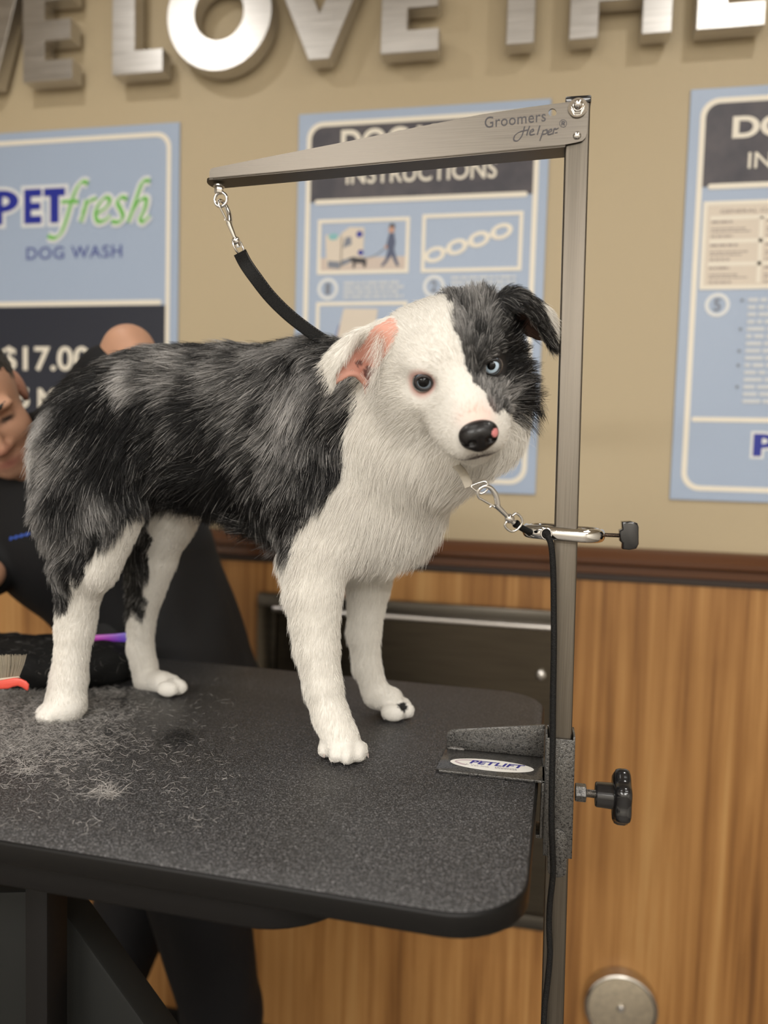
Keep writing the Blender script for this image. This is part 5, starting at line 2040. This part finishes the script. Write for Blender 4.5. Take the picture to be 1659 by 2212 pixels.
for k, e in enumerate(EYES):
    c = HW_(e)
    R_ = .0111
    gaze = unit(unit(CAM - c) + HM @ np.array([0, 0, -.02]) + HM @ np.array([-.09 if k else .06, 0, .05]))
    irisc = [(.15, .18, .215), (.44, .55, .65)][k]
    ms = [mat('pupil', (.002, .002, .0025), .3, coat=.35, spec=.05), mat('iris', irisc, .3, coat=.35, spec=.1), mat('iris_rim', (.02, .024, .03), .3, coat=.35, spec=.1), mat('eye_white', (.10, .085, .08), .2, coat=.6)]
    angs = [[0, .20, .40], [.40, .52, .60, .72, .92], [.92, .98, 1.06], [1.06, 1.12, 1.3, 1.6, 2.0, 2.5, math.pi]][0:4]
    if k == 0:
        angs = [[0, .20, .54], [.54, .60, .68, .76, .86], [.86, .94, 1.04], [1.04, 1.15, 1.3, 1.6, 2.0, 2.5, math.pi]]
    bm = bm_new()
    u = unit(np.cross(gaze, [0, 0, 1.]))
    v = np.cross(gaze, u)
    seg = 40
    prev = None
    for mi, A in enumerate(angs):
        for a0, a1 in zip(A, A[1:]):
            r0 = [bm.verts.new(V(c + R_ * (math.cos(a0) * gaze + math.sin(a0) * (math.cos(t_) * u + math.sin(t_) * v)))) for t_ in (2 * math.pi * q / seg for q in range(seg))]
            r1 = [bm.verts.new(V(c + R_ * (math.cos(a1) * gaze + math.sin(a1) * (math.cos(t_) * u + math.sin(t_) * v)))) for t_ in (2 * math.pi * q / seg for q in range(seg))]
            for q in range(seg):
                f = bm.faces.new([r0[q], r0[(q + 1) % seg], r1[(q + 1) % seg], r1[q]])
                f.material_index = mi
    bmesh.ops.remove_doubles(bm, verts=bm.verts[:], dist=1e-6)
    bmesh.ops.recalc_face_normals(bm, faces=bm.faces[:])
    eo = obj('eye', bm, ms, dog, sharp=0, label=['grey-blue eye', 'pale ice-blue eye'][k])
    # lids: a dark almond rim
    lidd = unit(gaze * .75 - HM[:, 1] * .25)
    Y_ = -lidd
    X_ = unit(HM[:, 0] - lidd * (HM[:, 0] @ lidd))
    Z_ = np.cross(X_, Y_)
    rim = []
    for t_ in np.linspace(0, 2 * math.pi, 36, endpoint=False):
        ex, ez = (.0076, .0078)[k] * math.cos(t_), (.0062 if math.sin(t_) > 0 else .0068) * math.sin(t_)
        ez += .0014 * (ex / .0104) * (1 if k else -1)
        q = np.array([ex, ez])
        dep = math.sqrt(max(R_ ** 2 - q @ q, 1e-8)) + .0006
        rim.append(c + X_ * ex + Z_ * ez - Y_ * dep)
    bm = bm_new()
    tube(bm, rim, [.0012 + .0005 * math.sin(t_) for t_ in np.linspace(0, 2 * math.pi, 36, endpoint=False)], 8, closed=True)
    obj('eyelid', bm, mat('eyelid_skin', [(.022, .017, .017), (.012, .010, .010)][k], .4), eo, sharp=0)

# claws of the forepaws
M_CLAW = mat('claw', (.42, .35, .32), .35)
for px_, py_, yy, dr in ((700, 1640, .846, -1), (733, 1648, .836, 0), (768, 1648, .834, .3), (796, 1640, .845, .8), (728, 1540, 1.006, 0), (855, 1546, 1.004, .6), (882, 1544, 1.018, 1)):
    if px_ == 728:
        continue
    b = at_z(px_, py_, TZ + .003)
    bm = bm_new()
    dv = unit(np.array([.5 + dr * .3, -.8, -.35]))
    st0 = np.array([b[0], b[1], TZ + .0065]) - dv * .007
    tube(bm, catmull([st0, st0 + dv * .004, st0 + dv * .0072 + [0, 0, -.002]], 4), [.0020] * 5 + [.0014, .0009, .0006, .0003], 8)
    obj('claw', bm, M_CLAW, dog, sharp=0)

# collar with its ring at the throat
t = thing('dog_collar', 'collar hidden in the white neck fur with a chrome ring at the throat', 'collar', tuple(at_d(1020, 1040, .79)))
bm = bm_new()
tube(bm, catmull([at_d(985, 1005, .81), at_d(999, 1020, .788), at_d(1007, 1036, .780), at_d(1013, 1052, .778)], 6), .0044, 12, flat=(.2, CF))
obj('band', bm, mat('pale_collar_band', lin(176, 168, 154), .6), t, sharp=50)
bm = bm_new()
ring = [at_d(a, b, .777) for a, b in ((1018, 1050), (1026, 1058), (1038, 1066), (1048, 1062), (1055, 1053), (1054, 1045), (1046, 1040), (1034, 1043))]
tube(bm, catmull(ring, 4, True), .0011, 8, closed=True)
obj('ring', bm, M_CHROME, t, sharp=0)

# ------------------------------------------------------------------ the person behind the table
PM = np.array([[0.7103, -0.7034, 0.0262], [0.5378, 0.5184, -0.6648], [0.454, 0.4864, 0.7465]])
PO = np.array([-0.9362, 1.1464, 0.0731 + ZR])
PW = lambda p: PO + np.asarray(p, float) @ PM.T


def build(prims, h, lo, hi, relax=2):
    f = Field(lo, hi, h)
    for p in prims:
        if p.op == 'add':
            f.add(p)
    for p in prims:
        if p.op == 'sub':
            f.add(p)
    return f.mesh(relax)


def pe(c, r, k=.02, M=None, op='add'):
    return Prim('ell', (np.array(c), np.array(r), M) if M is not None else (np.array(c), np.array(r)), k, 'p', op=op)


def pc(a, b, ra, rb, k=.02):
    return Prim('cone', (np.array(a, float), np.array(b, float), ra, rb), k, 'p')


def ph(c, r, k=.012, op='add'):
    return pe(PW(c), r, k, PM, op)


HEADP = [ph((0, .004, .036), (.074, .092, .078), .02), ph((0, -.032, -.018), (.061, .062, .074), .025), ph((0, -.050, -.070), (.043, .042, .030), .025), ph((0, -.076, -.089), (.019, .018, .015), .02),
         pc(PW((0, -.090, .018)), PW((0, -.108, -.022)), .0085, .0115, .010), ph((0, -.108, -.027), (.012, .011, .009), .008), ph((.0125, -.098, -.031), (.008, .010, .007), .006), ph((-.0125, -.098, -.031), (.008, .010, .007), .006),
         ph((.028, -.082, .034), (.026, .013, .009), .012), ph((-.028, -.082, .034), (.026, .013, .009), .012), ph((.038, -.066, -.020), (.024, .022, .022), .025), ph((-.038, -.066, -.020), (.024, .022, .022), .025),
         ph((0, -.088, -.058), (.024, .010, .0058), .006), ph((0, -.086, -.0685), (.021, .010, .0062), .006),
         ph((.077, .014, .0), (.009, .020, .032), .008), ph((-.077, .014, .0), (.009, .020, .032), .008),
         ph((.031, -.103, .013), (.017, .020, .0115), .010, 'sub'), ph((-.031, -.103, .013), (.017, .020, .0115), .010, 'sub'),
         ph((.031, -.0745, .013), (.0145, .0125, .0115), .004), ph((-.031, -.0745, .013), (.0145, .0125, .0115), .004)]
SHN = at_y(165, 985, 1.26)
ELN = at_y(278, 757, 1.235)
WRN = at_y(385, 900, 1.17)
SHF = at_y(60, 1060, 1.42)
ELF = at_y(-80, 1196, 1.28)
WRF = at_y(-26, 1238, 1.17)
NB = at_y(115, 1010, 1.30)
CHEST = at_y(165, 1120, 1.36)
BACKP = at_y(305, 1100, 1.38)
ABD = at_y(345, 1385, 1.40)
HIP = at_y(405, 1640, 1.42)
HPN, HPF = HIP + [.03, -.09, -.03], HIP + [-.03, .09, -.03]
KNN, KNF = at_y(478, 2200, 1.40), at_y(205, 2190, 1.46)
ANN, ANF = np.array([KNN[0] + .05, KNN[1] + .02, .10]), np.array([KNF[0] + .10, KNF[1] + .06, .10])
hand = []


def hand_prims(w, d, side_, flat):
    """palm, four fingers of unequal length and a thumb, slightly curled"""
    d, side_, flat = unit(d), unit(side_), unit(flat)
    out = [pc(w, w + d * .085, .026, .032, .012), pe(w + d * .055, (.034, .034, .030), .012)]
    for k, (o_, l_) in enumerate(((-.030, .066), (-.010, .076), (.010, .072), (.029, .056))):
        a = w + d * .088 + side_ * o_
        b = a + unit(d + flat * .25) * l_ * .5
        c = b + unit(d + flat * .8) * l_ * .5
        out += [pc(a - d * .02, b, .0095, .0088, .004), pc(b, c, .0088, .0070, .004)]
    a = w + d * .030 - side_ * .030
    b = a - side_ * .022 + d * .030 + flat * .010
    out += [pc(a, b, .0125, .0105, .006), pc(b, b + d * .030 + flat * .010, .0105, .0085, .005)]
    return out


TORSO = [pe(CHEST, (.135, .165, .165), .06), pe(BACKP, (.115, .15, .14), .06), pe(ABD, (.128, .15, .17), .06), pe(HIP, (.135, .165, .15), .06), pc(CHEST, ABD, .13, .13, .06),
         pc(NB, SHN, .065, .068, .05), pc(NB, SHF, .065, .065, .05), pc(SHN, CHEST, .07, .10, .05)]
ARMS = [pc(SHN, ELN, .058, .041, .02), pc(ELN, WRN, .042, .028, .015), pc(SHF, ELF, .058, .042, .02), pc(ELF, WRF, .041, .027, .015)]
LEGS = [pc(HPN, KNN, .092, .064, .04), pc(KNN, ANN, .062, .042, .03), pc(HPF, KNF, .092, .064, .04), pc(KNF, ANF, .062, .042, .03), pc(ANN, ANN + [-.12, -.05, -.045], .042, .035, .03), pc(ANF, ANF + [-.14, -.02, -.045], .042, .035, .03)]
NECK = [pc(PW((0, .025, -.07)), NB, .052, .058, .03)]
LO, HI = (-1.36, .98, .0), (-.28, 1.80, 1.92)
BODY = HEADP + NECK + TORSO + ARMS + LEGS + hand_prims(WRN, at_y(425, 985, 1.14) - WRN, CR, -CU - CF) + hand_prims(WRF, at_y(-75, 1290, 1.13) - WRF, unit(CF + CR * .2), CR)
for p in TORSO:
    if p.kind == 'ell':
        pass
PV, PQ = build(BODY, .005, LO, HI, 1)
hl_ = (PV - PO) @ PM
skin = np.tile(np.array([.46, .255, .165]), (len(PV), 1))
skin *= (1 + .10 * (vnoise(PV, 60, 31) - .5))[:, None]


def tint(mask, c, a):
    global skin
    m = (np.clip(mask, 0, 1) * a)[:, None]
    skin = skin * (1 - m) + np.array(c) * m


tint(np.exp(-(((np.abs(hl_[:, 0]) / .022) ** 2 + ((hl_[:, 2] + .063) / .010) ** 2 + ((hl_[:, 1] + .094) / .018) ** 2))), (.36, .13, .11), .8)
tint(np.exp(-(((hl_[:, 0]) / .016) ** 2 + ((hl_[:, 2] + .028) / .012) ** 2 + ((hl_[:, 1] + .112) / .018) ** 2)), (.50, .20, .15), .6)
tint(np.exp(-((((np.abs(hl_[:, 0]) - .074) / .014) ** 2 + ((hl_[:, 2]) / .04) ** 2 + ((hl_[:, 1] - .014) / .03) ** 2))), (.50, .20, .16), .5)
beard = ((hl_[:, 2] < -.045) & (hl_[:, 1] < .0) & (hl_[:, 2] > -.14)) * (.5 + vnoise(PV, 260, 33) * .5)
tint(beard * np.clip((-hl_[:, 2] - .045) / .03, 0, 1) * (np.exp(-((hl_[:, 0] / .02) ** 2 + ((hl_[:, 2] + .063) / .012) ** 2)) < .5), (.12, .075, .055), .40)
ew = np.exp(-((((np.abs(hl_[:, 0]) - .031) / .0135) ** 4 + ((hl_[:, 2] - .0085) / .0045) ** 4))) * (hl_[:, 1] < -.05)
tint(ew, (.018, .012, .010), 1)
me = mesh_np('person', PV, PQ)
ca = me.color_attributes.new('coat_colour', 'FLOAT_COLOR', 'POINT')
c4 = np.ones((len(PV), 4), np.float32)
c4[:, :3] = skin
ca.data.foreach_set('color', c4.ravel())
M_PSKIN = hair_mat('person_skin', .5, .35)
bsdf(M_PSKIN).inputs['Subsurface Weight'].default_value = .08
bsdf(M_PSKIN).inputs['Subsurface Radius'].default_value = (.01, .004, .002)
person = obj('person', me, M_PSKIN, None, sharp=0)
tag(person, 'person in black shirt bending down behind the table, arm raised over the dog', 'person')
M_SHIRT = mat('black_jersey', (.009, .009, .010), .75, spec=.2)
M_TROUSER = mat('charcoal_cloth', (.016, .016, .017), .7, spec=.25)
M_HAIR = mat('black_hair', (.010, .008, .007), .5)


def grow(p, d):
    a = list(p.args)
    if p.kind == 'ell':
        a[1] = np.array(a[1]) + d
    else:
        a[2], a[3] = a[2] + d, a[3] + d
    return Prim(p.kind, tuple(a), p.k, 'p', op=p.op)


sl = SHN + (ELN - SHN) * .74
slf = ELF + (WRF - ELF) * .8
SH = [grow(p, .012) for p in TORSO if p.args[0] is not HIP] + [pc(SHN, sl, .078, .066, .03), pc(SHF, ELF, .072, .060, .03), pc(ELF, slf, .060, .052, .02), grow(pc(PW((0, .012, -.094)), NB, .052, .066, .03), .012)]
sv, sq = build(SH, .006, LO, HI, 2)
sv = sv + vert_normals(sv, sq) * ((vnoise(sv, 9, 41) - .5) * .02)[:, None]
shirt = obj('shirt', mesh_np('shirt', sv, sq), M_SHIRT, person, sharp=0, label='black shirt with a small blue chest logo')
# smock over the hips, flaring to the right
AP = [grow(pe(ABD, (.128, .15, .17), .06), .018), grow(pe(HIP, (.135, .165, .15), .06), .022), pc(ABD, HIP + [.045, 0, .05], .145, .150, .05), pc(at_y(330, 1200, 1.39), ABD + [.0, 0, 0], .12, .145, .05)]
sv, sq = build(AP, .006, LO, HI, 2)
sv = sv + vert_normals(sv, sq) * ((vnoise(sv * np.array([1, 1, .35]), 16, 43) - .5) * .016)[:, None]
obj('smock', mesh_np('smock', sv, sq), M_TROUSER, person, sharp=0, label='charcoal smock over the hips')
TR = [grow(p, .014) for p in LEGS[:4]] + [grow(pe(HIP, (.135, .165, .15), .06), .010)]
sv, sq = build(TR, .006, LO, HI, 2)
sv = sv + vert_normals(sv, sq) * ((vnoise(sv * np.array([1, 1, .6]), 18, 44) - .5) * .014)[:, None]
obj('trousers', mesh_np('trousers', sv, sq), mat('black_trousers', (.011, .011, .013), .75, spec=.2), person, sharp=0)
for a, f in ((ANN, (-.13, -.05)), (ANF, (-.15, -.02))):
    sv, sq = build([pc(a, a + [0, 0, -.04], .055, .055, .03), pc(a + [0, 0, -.050], a + [f[0], f[1], -.055], .050, .042, .03)], .006, LO, HI, 2)
    sv[:, 2] = np.maximum(sv[:, 2], .002)
    obj('shoe', mesh_np('shoe', sv, sq), M_BLACKMAT, person, sharp=0)
HR = [ph((0, .020, .046), (.0790, .0920, .0790), .012), ph((0, .052, .005), (.070, .052, .070), .02)]
sv, sq = build(HR, .004, LO, HI, 1)
sv = sv + vert_normals(sv, sq) * ((vnoise(sv, 220, 45) - .5) * .005)[:, None]
obj('hair', mesh_np('hair', sv, sq), M_HAIR, person, sharp=0)
for s in (-1, 1):
    bm = bm_new()
    tube(bm, [PW(q) for q in ((s * .014, -.0905, .030), (s * .028, -.0925, .0365), (s * .040, -.086, .038), (s * .050, -.076, .031))], [.0028, .0038, .0034, .0016], 8)
    obj('eyebrow', bm, M_HAIR, person, sharp=0)
# small blue logo on the chest, laid on the shirt
bv = BVHTree.FromPolygons([tuple(v) for v in np.array([v.co for v in shirt.data.vertices])], [tuple(p.vertices) for p in shirt.data.polygons])


def on_shirt(px, py):
    d = unit(ray(px, py))
    hit = bv.ray_cast(V(CAM), V(d))
    return (np.array(hit[0]) - d * .0012) if hit[0] is not None else at_y(px, py, 1.2)


bm = bm_new()
rows = []
for i in range(14):
    x = 20 + i * 46 / 13
    y = 1164 - i * 12 / 13
    w = 3.2 + 1.8 * math.sin(i * 1.9)
    rows.append((bm.verts.new(V(on_shirt(x, y - w))), bm.verts.new(V(on_shirt(x, y + w)))))
for a, b in zip(rows, rows[1:]):
    bm.faces.new([a[0], b[0], b[1], a[1]])
obj('chest_logo', bm, M_flat('logo_blue', (28, 66, 150)), shirt, False)
